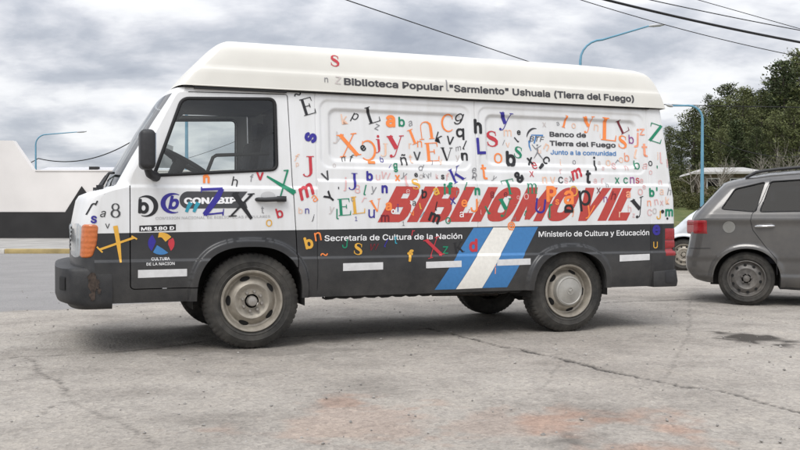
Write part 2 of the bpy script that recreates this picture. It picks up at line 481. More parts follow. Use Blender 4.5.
def serif_glyph(ch, K=0.16, T=0.045):
    S = []
    def st(x0, y0, x1, y1, w0, w1=None): S.append(rib([(x0, y0), (x1, y1)], [w0, w1 if w1 else w0]))
    def sf(x, y, w=0.34): S.append(rib([(x - w / 2, y), (x + w / 2, y)], T))
    def path(p, w): S.append(rib(p, w))
    h = T / 2
    if ch in 'EL':
        st(.2, 0, .2, 1, K); sf(.2, 1 - h); st(.03, h, .78, h, T); st(.76, 0, .80, .27, .07, .03)
        if ch == 'E':
            st(.2, 1 - h, .74, 1 - h, T); st(.72, 1, .75, .76, .07, .03); st(.2, .52, .56, .52, T); st(.55, .64, .55, .40, T * 1.2)
    elif ch == 'J':
        st(.5, 1, .5, .2, K); sf(.5, 1 - h, .42); path([(.5, .22), (.49, .08), (.42, -.04), (.28, -.10), (.14, -.06), (.08, .04)], [K, K * .9, K * .6, T, T * 1.4, .1])
    elif ch == 'I': st(.3, 0, .3, 1, K); sf(.3, 1 - h, .42); sf(.3, h, .42)
    elif ch == 'T': st(.45, 0, .45, 1, K); st(0, 1 - h, .9, 1 - h, T); st(.02, 1, 0, .78, .06, .03); st(.88, 1, .9, .78, .06, .03); sf(.45, h, .36)
    elif ch == 'X':
        st(.16, 1, .84, 0, K); st(.82, 1, .14, 0, T); sf(.17, 1 - h); sf(.80, 1 - h, .28); sf(.15, h, .28); sf(.84, h)
    elif ch == 'V':
        st(.12, 1, .48, 0, K, K * .8); st(.86, 1, .5, 0, T); sf(.13, 1 - h); sf(.85, 1 - h, .28)
    elif ch == 'K':
        st(.18, 0, .18, 1, K); sf(.18, 1 - h); sf(.18, h); st(.84, 1, .22, .38, T); st(.40, .60, .84, 0, K); sf(.82, 1 - h, .28); sf(.86, h)
    elif ch == 'Z':
        st(.05, 1 - h, .82, 1 - h, T); st(.08, 1, .05, .76, .07, .03); st(.72, 1, .14, 0, K * .95); st(.04, h, .84, h, T); st(.80, 0, .85, .26, .07, .03)
    elif ch == 'N':
        st(.14, 0, .14, 1, T); st(.14, 1, .80, 0, K); st(.80, 0, .80, 1, T); sf(.12, h, .26); sf(.10, 1 - h, .22); sf(.80, 1 - h, .26)
    elif ch == 'C':
        p = arc(.45, .5, .40, .5, 48, 312, 24); path(p, wmid(24, T, K * .8)); st(p[0][0], p[0][1] + .12, p[0][0] + .01, p[0][1] - .12, .03, .06)
    elif ch == 'O': path(arc(.45, .5, .38, .46, 0, 360, 30), [T + (K - T) * abs(math.cos(2 * math.pi * i / 30)) for i in range(31)])
    elif ch == 'U':
        st(.15, 1, .15, .35, K); path([(.15, .36), (.18, .16), (.30, .04), (.45, .01), (.62, .05), (.74, .18), (.76, .36)], [K, K * .9, K * .6, T * 1.3, T, T, T]); st(.76, .35, .76, 1, T); sf(.15, 1 - h); sf(.76, 1 - h, .28)
    elif ch in 'Ss':
        p = [(.70, .82), (.62, .93), (.45, .98), (.27, .95), (.17, .84), (.17, .70), (.28, .60), (.45, .52), (.62, .43), (.73, .31), (.72, .15), (.60, .04), (.42, .01), (.24, .05), (.12, .20)]
        w = [.05, T, T, K * .5, K * .9, K * 1.1, K * 1.2, K * 1.3, K * 1.2, K * 1.1, K * .9, K * .5, T, T, .05]
        path(p, w); st(.70, .96, .71, .68, .03, .07); st(.11, .04, .10, .32, .03, .07)
    elif ch == 'y':
        st(.12, 1, .47, .30, K); path([(.82, 1), (.50, .28), (.38, 0), (.28, -.12), (.14, -.14)], [T, T, T, T * 1.2, T]); path(arc(.13, -.09, .05, .05, 0, 360, 10), .08); sf(.14, 1 - h, .36); sf(.82, 1 - h, .28)
    elif ch == 'm':
        for x in (.16, .58, 1.0): st(x, 0, x, .85, K * .85); sf(x, h, .30)
        st(.04, .97, .16, .98, T); st(.16, 1, .16, .8, K * .8)
        for x in (.16, .58): path([(x + .04, .78), (x + .14, .94), (x + .27, .98), (x + .38, .92), (x + .42, .78)], [T, T, K * .5, K * .8, K * .85])
    elif ch == 'j':
        st(.3, .72, .3, .05, K); path([(.3, .08), (.28, -.10), (.18, -.2), (.04, -.2)], [K, K * .7, T, T * 1.5]); path(arc(.3, .92, .05, .05, 0, 360, 10), .10); sf(.22, .71, .2)
    elif ch == 'f':
        st(.3, 0, .3, .75, K); path([(.3, .73), (.33, .88), (.44, .97), (.58, .94)], [K, K * .7, T, .09]); st(.08, .66, .54, .66, T); sf(.3, h, .38)
    elif ch == 't':
        st(.3, .18, .3, .98, K, K * .6); path([(.3, .2), (.33, .06), (.44, .01), (.58, .08)], [K, K * .8, T * 1.4, T]); st(.08, .70, .56, .70, T)
    elif ch == 'a':
        st(.62, .1, .62, .72, K); path([(.62, .70), (.56, .90), (.38, .98), (.2, .92), (.14, .78)], [K, K * .7, T, T, .11]); path([(.62, .58), (.36, .52), (.16, .40), (.12, .22), (.24, .05), (.42, .04), (.60, .2)], [T, T, K * .8, K, K * .7, T, T]); path([(.62, .14), (.68, .03), (.80, .04)], [K, K * .6, T])
    elif ch == 'b':
        st(.18, 0, .18, 1, K); sf(.11, 1 - h, .22); path(arc(.42, .33, .26, .31, 150, -150, 20), wmid(20, T, K * 1.1))
    elif ch == 'p':
        st(.18, -.35, .18, .68, K); sf(.18, -.34, .36); sf(.11, .66, .2); path(arc(.42, .33, .26, .31, 150, -150, 20), wmid(20, T, K * 1.1))
    elif ch == 'i': st(.2, 0, .2, .68, K); sf(.2, h); sf(.14, .66, .2); path(arc(.2, .9, .05, .05, 0, 360, 10), .10)
    elif ch == 'l': st(.2, 0, .2, 1, K); sf(.2, h); sf(.13, 1 - h, .2)
    elif ch == '8':
        path(arc(.4, .74, .22, .23, 0, 360, 22), [T + (K - T) * .6 * abs(math.cos(2 * math.pi * i / 22)) for i in range(23)])
        path(arc(.4, .27, .27, .26, 0, 360, 24), [T + (K - T) * .8 * abs(math.cos(2 * math.pi * i / 24)) for i in range(25)])
    elif ch == '+':   # a crossed pair of tapered strokes
        st(.42, 1, .55, 0, .16, .07); st(.02, .30, .98, .66, .05); st(0, .40, .06, .2, .05); st(.93, .76, 1.0, .56, .05)
    elif ch == '/': st(.1, 0, .4, 1, K)
    elif ch == '-': st(0, .5, .8, .5, K * 2)
    elif ch == 'q0': pass
    vs = []; fs = []
    for n_, (v, f) in enumerate(S):
        k = len(vs); vs += [(p[0], p[1], n_) for p in v]; fs += [tuple(i + k for i in q) for q in f]
    return vs, fs


def block_glyph(ch):
    """heavy square-cut capitals for the big banner word; unit height"""
    w = 0.33; S = []
    def poly(p): S.append((p, [tuple(range(len(p)))]))
    def path(p, ww=w): S.append(rib(p, ww))
    if ch == 'I': poly([(0, 0), (w, 0), (w, 1), (0, 1)]); adv = w
    elif ch == 'L': poly([(0, 0), (.70, 0), (.70, .25), (0, .25)]); poly([(0, .2), (w, .2), (w, 1), (0, 1)]); adv = .70
    elif ch == 'B':
        poly([(0, 0), (w, 0), (w, 1), (0, 1)])
        poly([(w - .03, .80), (.60, .80), (.66, .84), (.66, .90), (.58, .99), (w - .03, 1)]); poly([(.52, .62), (.74, .60), (.80, .70), (.80, .84), (.74, .94), (.62, 1), (.52, .90), (.54, .80), (.54, .68)])
        poly([(w - .03, .42), (.56, .42), (.70, .55), (.58, .66), (w - .03, .66)])
        poly([(w - .03, 0), (.60, 0), (.62, .12), (.54, .22), (w - .03, .22)]); poly([(.54, 0), (.66, 0), (.78, .06), (.83, .18), (.83, .34), (.77, .47), (.64, .56), (.52, .50), (.55, .40), (.55, .24)]); adv = .84
    elif ch == 'O':
        p = [(.43 + .285 * math.copysign(abs(math.cos(q)) ** .7, math.cos(q)), .5 + .375 * math.copysign(abs(math.sin(q)) ** .7, math.sin(q))) for q in [2 * math.pi * i / 32 for i in range(33)]]
        path(p, [.25 + .06 * abs(math.cos(2 * math.pi * i / 32)) for i in range(33)]); adv = .88
    elif ch == 'M':
        poly([(0, 0), (.29, 0), (.29, 1), (0, 1)]); poly([(.77, 0), (1.06, 0), (1.06, 1), (.77, 1)])
        poly([(.10, 1), (.36, 1), (.60, .36), (.52, .05), (.44, .05)]); poly([(.96, 1), (.70, 1), (.46, .36), (.54, .05), (.62, .05)]); adv = 1.06
    elif ch == 'V': poly([(0, 1), (.33, 1), (.54, .20), (.50, 0), (.30, 0)]); poly([(.94, 1), (.63, 1), (.42, .20), (.44, 0), (.60, 0)]); adv = .94
    vs = []; fs = []
    for n_, (v, f) in enumerate(S):
        k = len(vs); vs += [(p[0], p[1], n_) for p in v]; fs += [tuple(i + k for i in q) for q in f]
    return vs, fs, adv


# ------------------------------------------------------------------ the van's surfaces
W = 1.70
def lerp_tab(tab):
    xs = [a for a, _ in tab]; ys = [b for _, b in tab]
    return lambda v: float(np.interp(v, xs, ys))


AF, AR, NP = 0.15, 0.09, 3.0


def se(t): return 1 - (1 - min(abs(t), 1) ** NP) ** (1 / NP)


# front outline: solved so that the curved nose reaches the measured silhouette at each height
_sil = [(.30, 71), (.60, 70), (.66, 69.5), (.80, 70), (.90, 71), (1.00, 73.5), (1.07, 75.5), (1.10, 78), (1.125, 86), (1.145, 97), (1.17, 102.5), (1.33, 113.5), (1.60, 133.5), (1.835, 152), (1.87, 155)]
_tab = []
for z, tpx in _sil:
    lo, hi = -2.0, 0.2
    for _ in range(30):
        mid = (lo + hi) / 2
        mn = min(proj(mid + AF * se(t), W / 2 + t * W / 2, z)[0] for t in [-1 + .05 * i for i in range(41)])
        if mn < tpx: lo = mid
        else: hi = mid
    _tab.append((z, lo))
XF = lerp_tab(_tab)
def solve_rear(z, tpx, A, ye):
    lo, hi = 2.5, 4.2
    for _ in range(30):
        mid = (lo + hi) / 2
        mxp = max(proj(mid - A * se(t), W / 2 + t * (W / 2 - ye), z)[0] for t in [-1 + .02 * i for i in range(101)])
        if mxp < tpx: lo = mid
        else: hi = mid
    return lo
def solve_front(z, tpx, A, ye):
    lo, hi = -2.0, 2.0
    for _ in range(30):
        mid = (lo + hi) / 2
        mn = min(proj(mid + A * se(t), W / 2 + t * (W / 2 - ye), z)[0] for t in [-1 + .05 * i for i in range(41)])
        if mn < tpx: lo = mid
        else: hi = mid
    return lo
XR = lerp_tab([(z, solve_rear(z, tp, AR, .0)) for z, tp in ((.30, 674), (.60, 674.5), (1.09, 673.5), (1.3, 671.5), (1.5, 669.5), (1.7, 667), (1.87, 665))])
arch_f = sdf_arch(-.05, .36, .375, .375)
arch_r = sdf_arch(2.56, .36, .335, .305, 2.4)


def rrect(x0, x1, z0, z1, r):
    cx, cz, hx, hz = (x0 + x1) / 2, (z0 + z1) / 2, (x1 - x0) / 2 - r, (z1 - z0) / 2 - r
    def f(X, Z):
        qx = np.abs(X - cx) - hx; qz = np.abs(Z - cz) - hz
        return np.hypot(np.maximum(qx, 0), np.maximum(qz, 0)) + np.minimum(np.maximum(qx, qz), 0) - r
    return f


PAN = [(rrect(.475, 1.695, 1.305, 1.815, .075), .009, .012), (rrect(.54, 1.635, 1.352, 1.755, .065), .020, .024),
       (rrect(1.765, 3.315, 1.300, 1.815, .075), .009, .012), (rrect(1.825, 3.245, 1.350, 1.760, .065), .020, .024)]
GROOVE = [(.445, .005), (1.738, .006), (3.345, .0035)]


def ybase(Z): return np.where(Z > 1.0, .062 * np.clip((Z - 1.0) / .86, 0, 2) ** 1.4, 0) + np.where(Z < .6, .03 * ((.6 - Z) / .25) ** 2, 0)


def yside(X, Z, seams=True):
    X = np.asarray(X, float); Z = np.asarray(Z, float)
    y = ybase(Z)
    zs = np.where(X < .45, 1.158, 1.214)
    y = y + .014 * smooth01((Z - zs + .014) / .028)
    y = y - .013 * (1 - smooth01((Z - .640) / .018))
    for f, dep, wid in PAN: y = y + dep * smooth01(-f(X, Z) / wid)
    for x0, dep in (GROOVE if seams else ()): y = y + dep * np.exp(-((X - x0) / .0032) ** 2) * (Z > .40)
    for f in (arch_f, arch_r):
        d = f(X, Z)
        y = y - .030 * smooth01((.062 - d) / .018) * (Z > .3)
    return y


ROOF_Y = [(1.868, .044), (1.985, .055), (1.997, .059), (2.006, .067), (2.09, .082), (2.14, .094), (2.165, .106), (2.185, .124), (2.205, .158), (2.222, .215), (2.235, .30), (2.245, .43), (2.252, .56)]
roof_y = lerp_tab(ROOF_Y)

def surf_y(x, z):
    if z > 1.868: return roof_y(z)
    a, b = XF(z) + AF, XR(z) - AR
    xe, A, d = (a, AF, a - x) if x < a else (b, AR, x - b)
    if d <= 0: return float(yside(x, z))
    v = min(1 - d / A, 1.0); v = max(v, .02)
    t = max(0.0, 1 - (1 - v) ** NP) ** (1 / NP)
    return W / 2 - t * (W / 2 - float(yside(xe, z)))


# ------------------------------------------------------------------ the van
van = empty('van', (VAN_O[0], VAN_O[1], 0), VAN_TH)
tag(van, 'white and charcoal high roof van covered in coloured letters, parked across the gravel', 'van')

door_poly = [(-.868, .455), (-.868, 1.19), (-.845, 1.255), (-.800, 1.33), (-.563, 1.785), (-.535, 1.822), (.238, 1.838), (.262, 1.20), (.292, .70), (.292, .455)]
door_poly = round_poly(door_poly, [.03, .05, .08, .1, .05, .03, .02, .1, .1, .02], 5)
win_poly = round_poly([(-.708, 1.232), (-.512, 1.775), (.145, 1.800), (.150, 1.288)], [.03, .05, .05, .045], 6)
f_door = sdf_poly(door_poly); f_win = sdf_poly(win_poly)

STEP = .009
xs = list(np.arange(-1.25, 3.62, STEP)); zs = list(np.arange(.36, 1.858, STEP)) + [1.858]
for x0, _ in GROOVE:
    xs = [x for x in xs if abs(x - x0) > .012] + [x0 + d for d in (-.012, -.007, -.004, -.002, 0, .002, .004, .007, .012)]
for zc in (1.158, 1.214, .649):
    zs = [z for z in zs if abs(z - zc) > .018] + [zc + d for d in (-.018, -.014, -.009, -.0045, 0, .0045, .009, .014, .018)]
zs = sorted(set(round(z, 5) for z in zs))


def cut_body(X, Z):
    return np.minimum(np.minimum(arch_f(X, Z), arch_r(X, Z)), f_door(X, Z) - .0035)


def cut_door(X, Z):
    return np.minimum(np.minimum(-(f_door(X, Z) + .0035), f_win(X, Z)), arch_f(X, Z))


BV, BF, brim = grid_sheet(xs, zs, yside, cut_body, lambda z: XF(z) + AF, lambda z: XR(z) - AR)
skV, skF = add_skirt(BV, list(BF), brim, .03, lambda a, b: a[2] > .365 or b[2] > .365)
DV, DF, drim = grid_sheet([x for x in xs if -.9 < x < .33], [z for z in zs if z > .44], yside, cut_door)
dkV, dkF = add_skirt(DV, list(DF), drim, .03)

body = MB(); rw = MB()
body.add(skV, skF)
body.add([(x, W - y, z) for x, y, z in skV], [tuple(reversed(f)) for f in skF])
# nose and tail swept between the two flanks
wv, wf = MB(), MB()
NT = 40
def sweep_end(xc, A, sgn, zrows, glass):
    rows = []
    for z in zrows:
        row = []
        xe = xc(z) + (A if sgn > 0 else -A)
        ye = float(yside(xe, z))
        for k in range(NT + 1):
            t = -math.cos(math.pi * k / NT)
            row.append((xc(z) + sgn * A * se(t), W / 2 + t * (W / 2 - ye), z))
        rows.append(row)
    for i in range(len(rows) - 1):
        for k in range(NT):
            q = [rows[i][k], rows[i][k + 1], rows[i + 1][k + 1], rows[i + 1][k]]
            t = -math.cos(math.pi * (k + .5) / NT); zm = (zrows[i] + zrows[i + 1]) / 2
            ((wv if sgn > 0 else rw) if glass and abs(t) < .90 and glass[0] < zm < glass[1] else body).add(q, [(0, 1, 2, 3)])
zr = [.36, .42, .5, .56, .6, .66, .72, .8, .85, .9, .95, 1.0, 1.04, 1.07, 1.085, 1.10, 1.112, 1.125, 1.135, 1.145, 1.158, 1.17] + [1.19 + .03 * i for i in range(22)] + [1.845, 1.858]
sweep_end(XF, AF, 1, zr, (1.16, 1.81))
sweep_end(XR, AR, -1, [.36, .45, .6, .75, .85, .95, 1.1, 1.25, 1.4, 1.55, 1.7, 1.858], (1.30, 1.76))
bo = body.build('body', M['paint'], van, smooth=50, fix=False)
bm = bmesh.new(); bm.from_mesh(bo.data); bmesh.ops.remove_doubles(bm, verts=bm.verts, dist=.0004); bm.to_mesh(bo.data); bm.free()
bo.data.polygons.foreach_set('use_smooth', [True] * len(bo.data.polygons)); bo.data.set_sharp_from_angle(angle=R(50))
rw.build('rear_window', M['wind'], van, smooth=60, fix=False)
wo = wv.build('windscreen', M['wind'], van, smooth=60, fix=False)
bm = bmesh.new(); bm.from_mesh(wo.data); bmesh.ops.remove_doubles(bm, verts=bm.verts, dist=.0004); bm.to_mesh(wo.data); bm.free()


def mir(o, name):
    """the same part on the van's far flank"""
    me = o.data.copy()
    bm = bmesh.new(); bm.from_mesh(me)
    for v in bm.verts: v.co.y = W - v.co.y
    bmesh.ops.reverse_faces(bm, faces=bm.faces); bm.to_mesh(me); bm.free()
    c = bpy.data.objects.new(name, me); COL.objects.link(c); c.parent = o.parent
    return c


door = new_obj('front_door', dkV, dkF, M['paint'], van, 50)
fdoor = mir(door, 'front_door')
# window seal and glass of each front door
seal = MB()
wl = [(x, float(yside(x, z)) - .002, z) for x, z in win_poly]
wl2 = []
for i in range(len(wl)):
    a = Vector(wl[i]); b = Vector(wl[(i + 1) % len(wl)]); n = max(1, int((b - a).length / .05))
    for j in range(n):
        p = a.lerp(b, j / n); wl2.append((p.x, float(yside(p.x, p.z)) - .001, p.z))
seal.tube(wl2 + [wl2[0]], .0125, 8, cap=False)
so = seal.build('window_seal', M['rubber'], door, 60); fs_ = mir(so, 'window_seal'); fs_.parent = fdoor
gm = MB(); gm.add([(x, .052 + .03 * (z - 1.25), z) for x, z in win_poly], [tuple(range(len(win_poly)))])
go = gm.build('window', M['glass'], door); g2 = mir(go, 'window'); g2.parent = fdoor
# door handle
hb = MB()
hx0, hz0 = pix(256, 199.5); hx1, hz1 = pix(284.5, 199)
hb.tube([(hx0, .012, hz0), (hx0 + .015, -.018, hz0), (hx0 + .06, -.030, hz0 - .002), (hx1 - .06, -.032, hz1 - .002), (hx1 - .012, -.024, hz1), (hx1, .01, hz1)], [.012, .016, .017, .018, .022, .018], 10)
hb.box((hx1 - .025, -.012, hz1), (.062, .05, .040))
ho = hb.build('handle', M['black'], door, 45); h2 = mir(ho, 'handle'); h2.parent = fdoor
rc = MB()
rx, rz = pix(268, 195.5)
rc.add([(rx + .052 * math.cos(q), -.0015, rz + .028 * math.sin(q)) for q in [2 * math.pi * i / 24 for i in range(24)]], [tuple(range(24))])
rco = rc.build('handle_recess', mat('recess_shell', (0.55, 0.55, 0.55), 0.5), door)

# high roof
rv = MB()
RZ = [1.868, 1.873, 1.9, 1.93, 1.96, 1.985, 1.993, 2.0, 2.008, 2.03, 2.06, 2.09, 2.115, 2.13, 2.145, 2.155, 2.165, 2.175, 2.185, 2.195, 2.205, 2.213, 2.222, 2.235, 2.245, 2.252]
rf_ = lerp_tab([(z, solve_front(z, tp, .09, roof_y(z))) for z, tp in ((1.868, 156.5), (1.90, 160), (1.95, 165), (2.0, 170), (2.05, 176), (2.10, 182), (2.14, 186.8), (2.17, 190.5), (2.205, 196), (2.222, 200), (2.235, 205.5), (2.245, 214), (2.252, 232))])
rr_ = lerp_tab([(z, solve_rear(z, tp, .06, roof_y(z))) for z, tp in ((1.868, 665.2), (1.93, 662.7), (1.99, 659.8), (2.041, 656.8), (2.09, 653.2), (2.118, 650.6), (2.145, 647.2), (2.165, 643), (2.185, 634), (2.205, 606), (2.222, 570), (2.235, 540), (2.252, 490))])
NR = 26
prev = None
for li, z in enumerate(RZ):
    a, b, ye = rf_(z), rr_(z), roof_y(z)
    ring = []
    cxr = .09; cx2 = .06
    nrow = []
    for k in range(NR + 1):        # front, far to near
        t = math.cos(math.pi * k / NR); nrow.append((a + cxr * se(t), W / 2 + t * (W / 2 - ye), z))
    for k in range(1, 40):
        nrow.append((a + cxr + (b - a - cxr - cx2) * k / 40, ye, z))
    for k in range(NR + 1):
        t = -math.cos(math.pi * k / NR); nrow.append((b - cx2 * se(t), W / 2 + t * (W / 2 - ye), z))
    for k in range(1, 40):
        nrow.append((b - cx2 - (b - a - cxr - cx2) * k / 40, W - ye, z))
    n = len(nrow)
    if prev is None: rv.v += nrow; prev = 0
    else:
        k0 = len(rv.v); rv.v += nrow
        for j in range(n): rv.f.append((prev + j, prev + (j + 1) % n, k0 + (j + 1) % n, k0 + j))
        prev = k0
k0 = len(rv.v); rv.v.append((1.2, W / 2, 2.262))
for j in range(n): rv.f.append((prev + j, prev + (j + 1) % n, k0))
roof = rv.build('high_roof', M['roof'], van, smooth=38)
rs = MB()
ring = []
for k in range(0, 60): ring.append((-.50 + 3.86 * k / 59, .062, 1.863))
rs.tube(ring, .011, 6)  # black strips stand in for the shade below the roof edge
rs.tube([(x, W - .062, z) for x, y, z in ring], .011, 6)
rs.box((1.45, W / 2, 1.861), (3.6, W - .24, .012))
# black bar for the wider shaded gap above the cab door
rs.box((-.10, .063, 1.856), (.66, .028, .020))
rs.build('roof_gap_shade', M['rubber'], van)
ch = MB()
ch.tube([(x / 40 * 3.75 - .44, .046, 1.8705) for x in range(41)], .005, 6)
ch.build('gutter', M['roof'], van)

# wheel wells, floor, underside
for nm, cx, a, b, z0, nn in (('wheel_well', -.05, .40, .40, .36, 2.6), ('wheel_well', 2.56, .36, .33, .36, 2.4)):
    prof = []
    for k in range(25):
        q = math.pi * k / 24
        prof.append((cx + a * math.copysign(abs(math.cos(q)) ** (2 / nn), math.cos(q)), z0 + b * abs(math.sin(q)) ** (2 / nn)))
    prof = [(prof[0][0], .30)] + prof + [(prof[-1][0], .30)]
    for side in (0, 1):
        y0, y1 = (.006, .36) if side == 0 else (W - .006, W - .36)
        vs = [(x, y0, z) for x, z in prof] + [(x, y1, z) for x, z in prof]; n = len(prof)
        w_ = MB(); w_.add(vs, [(i, i + 1, i + 1 + n, i + n) for i in range(n - 1)] + [tuple(range(n, 2 * n))])
        w_.build(nm, M['under'], van, 50)
ub = MB()
ub.box((1.2, W / 2, .50), (4.5, 1.0, .10)); ub.box((1.26, W / 2, .46), (1.75, 1.60, .14)); ub.box((-.88, W / 2, .46), (.46, 1.56, .16)); ub.box((3.22, W / 2, .46), (.55, 1.56, .16))
ub.build('floor_pan', M['under'], van)
ax = MB()
ax.tube([(2.58, .2, .33), (2.58, 1.5, .33)], .045, 10); ax.tube([(2.58, .85, .33), (2.58, .86, .33)], .14, 14)
ax.build('axle', M['under'], van, 50); ax = MB(); ax.tube([(0, .2, .31), (0, 1.5, .31)], .04, 10); ax.build('axle', M['under'], van, 50)
for y in (.32, W - .32):
    ax = MB()
    ax.tube([(1.95, y, .44), (2.25, y, .385), (2.58, y, .37), (2.9, y, .385), (3.2, y, .44)], .028, 6)
    ax.build('leaf_spring', M['under'], van, 50)
ex = MB(); ex.tube([(.3, 1.0, .36), (1.4, 1.0, .34), (1.75, .9, .33)], .028, 8); ex.tube([(1.72, .9, .335), (2.28, .75, .335)], .085, 14); ex.tube([(2.25, .75, .34), (2.35, .6, .45), (2.8, .5, .5), (3.4, .5, .42)], .026, 8)
ex.build('exhaust', mat('exhaust_steel', (.16, .14, .12), .7, metal=.4, var=.4, vscale=14), van, 50)
sillp = MB()
sillp.box((1.33, .06, .358), (1.62, .03, .02))
for x in np.arange(.55, 2.1, .11): sillp.tube([(x - .055, .055, .352), (x - .03, .055, .343 + .003 * math.sin(x * 31)), (x + .02, .055, .343), (x + .05, .055, .352)], .008, 5)
sillp.build('sill_flange', M['under'], van)

# bumpers
def bumper(name, x0, x1, front):
    m_ = MB()
    prof = [(.322, .05), (.328, .02), (.345, .0), (.37, -.008), (.40, -.012), (.46, -.015), (.52, -.016), (.56, -.013), (.582, -.009), (.600, -.002), (.610, .03)]
    rows = []
    if front:
        for z, yo in prof:
            row = []
            xa = x0 + (0.055 if z < .36 else .0) + (.03 if z > .605 else 0) + max(0, (.40 - z)) * .35
            for k in range(NT + 1):
                t = -math.cos(math.pi * k / NT)
                row.append((xa + .17 * se(t), W / 2 + t * (W / 2 - yo), z))
            row = [(x1, yo, z)] + row + [(x1, W - yo, z)]
            rows.append(row)
    else:
        for z, yo in prof:
            row = []
            xa = x1 - (.02 if z < .36 or z > .62 else 0)
            for k in range(NT + 1):
                t = -math.cos(math.pi * k / NT)
                row.append((xa - .08 * se(t), W / 2 + t * (W / 2 - yo), z))
            row = [(x0, yo, z)] + row + [(x0, W - yo, z)]
            rows.append(row)
    n = len(rows[0])
    for r in rows: m_.v += r
    for i in range(len(rows) - 1):
        for k in range(n - 1): m_.f.append((i * n + k, i * n + k + 1, (i + 1) * n + k + 1, (i + 1) * n + k))
    # close top, bottom and the two ends towards the body
    m_.f.append(tuple(range(n))); m_.f.append(tuple(range((len(rows) - 1) * n, len(rows) * n)))
    m_.f.append(tuple(i * n for i in range(len(rows)))); m_.f.append(tuple(i * n + n - 1 for i in range(len(rows))))
    return m_.build(name, M['bumper'], van, smooth=62)


bx0 = -1.352
fb = bumper('front_bumper', bx0, -.985, True)
rs_ = MB()
rx, rz = pix(95, 286)
rng = random.Random(4)
for k in range(6):
    x = rx + rng.uniform(-.028, .028); z = rz + rng.uniform(-.08, .06); r0 = rng.uniform(.015, .032)
    pts = [(x + r0 * rng.uniform(.6, 1.2) * math.cos(q), z + r0 * 1.5 * rng.uniform(.6, 1.2) * math.sin(q)) for q in [2 * math.pi * i / 14 for i in range(14)]]
    rs_.add([(a, -.019 - k * .0002, b) for a, b in pts], [tuple(range(14))])
rs_.build('rust_patch', M['rust'], fb)
sl_b = MB()
for k, (z0, z1) in enumerate(((.455, .545),)):
    t0, t1 = -.80, -.93
    rows = []
    for z in (z0, z0 + .012, z1 - .012, z1):
        rows.append([(bx0 + .17 * se(t0 + (t1 - t0) * q / 6) - .002 - (.002 if z0 < z < z1 else 0), W / 2 + (t0 + (t1 - t0) * q / 6) * (W / 2 + .016) - .003, z) for q in range(7)])
    for r in rows: sl_b.v += r
    for i in range(3):
        for q in range(6): sl_b.f.append((i * 7 + q, i * 7 + q + 1, (i + 1) * 7 + q + 1, (i + 1) * 7 + q))
sl_b.build('bumper_slot', M['hole'], fb)
rb_pts = [pix(650, 268), pix(673.5, 266), pix(676, 287), pix(656, 289)]
rb = MB(); rb.prism([(3.36, .352), (3.600, .352), (3.610, .40), (3.592, .500), (3.36, .485)], -.018, W + .018)
rbo = rb.build('rear_bumper', M['bumper'], van, bevel=.012)
ri = MB(); ri.box((3.52, -.019, .43), (.08, .006, .09)); ri.build('bumper_cap', M['black'], rbo, bevel=.002)

# lamps: patches of the nose surface stood a few mm proud
def nose_patch(name, m_, z0, z1, t0, t1, lift, parent=van, extra_side=None, slope=0.0):
    mb = MB(); nz_, nt_ = 12, 16
    rows = []
    for i in range(nz_ + 1):
        z = z0 + (z1 - z0) * i / nz_
        ye = float(yside(XF(z) + AF, z)); row = []
        for k in range(nt_ + 1):
            u = t0 + (t1 - t0) * k / nt_
            edge = 1 if i in (0, nz_) or k in (0, nt_) else 0
            l = lift * (0.15 if edge else 1)
            if u <= 1:           # on the curved nose (u measured from far centre to the near corner)
                # arclength-like parameter: t = -u
                t = -u
                x = XF(z) + AF * se(t); y = W / 2 + t * (W / 2 - ye)
                nx, ny = -(1 - u) * 3 - .3, -u
                nl = math.hypot(nx, ny); x += l * nx / nl; y += l * ny / nl
            else:
                x = XF(z) + AF + (u - 1) * (1 + slope * (z - z0) / (z1 - z0)); y = float(yside(x, z)) - l
            row.append((x, y, z))
        rows.append(row)
    for r in rows: mb.v += r
    n = nt_ + 1
    for i in range(nz_):
        for k in range(nt_): mb.f.append((i * n + k, i * n + k + 1, (i + 1) * n + k + 1, (i + 1) * n + k))
    return mb.build(name, m_, parent, smooth=60)


def lamp(name, m_, pts, lift, parent):
    """lens with rounded corners standing proud of the nose; pts: its outline in picture points"""
    poly = round_poly([pix(*p) for p in pts], .028, 5)
    f = sdf_poly(poly)
    xs_ = np.arange(min(p[0] for p in poly) - .01, max(p[0] for p in poly) + .015, .006); zs_ = np.arange(min(p[1] for p in poly) - .01, max(p[1] for p in poly) + .012, .006)
    def yf(X, Z):
        d = np.maximum(-f(X, Z), 0); base = np.vectorize(surf_y)(X, Z)
        return base + .004 - (lift + .004) * np.sqrt(np.clip(1 - (1 - np.clip(d / .016, 0, 1)) ** 2, 0, 1))
    V, F, rim = grid_sheet(xs_, zs_, yf, lambda X, Z: -f(X, Z))
    return new_obj(name, V, F, m_, parent, 60)
_l = nose_patch('headlight', M['clear'], .680, .902, .55, .86, .006)
hl = _l; hl2 = mir(hl, 'headlight')
lens = lamp('side_lens', M['clear'], [(69.5, 224.2), (82.0, 223.8), (80.5, 258.3), (71.5, 258.8)], .008, hl); q = mir(lens, 'side_lens'); q.parent = hl2
ind = lamp('indicator', M['amber'], [(81.6, 224.0), (98.6, 224.6), (97.2, 243), (92.4, 257.6), (79.6, 258.6)], .010, hl); q = mir(ind, 'indicator'); q.parent = hl2
gr = MB(); gr.add([], [])
for k in range(6): gr.box((XF(.74 + .025 * k) + .012, W / 2, .72 + .03 * k), (.03, .80, .016))
gr.build('grille', M['black'], van, bevel=.003)
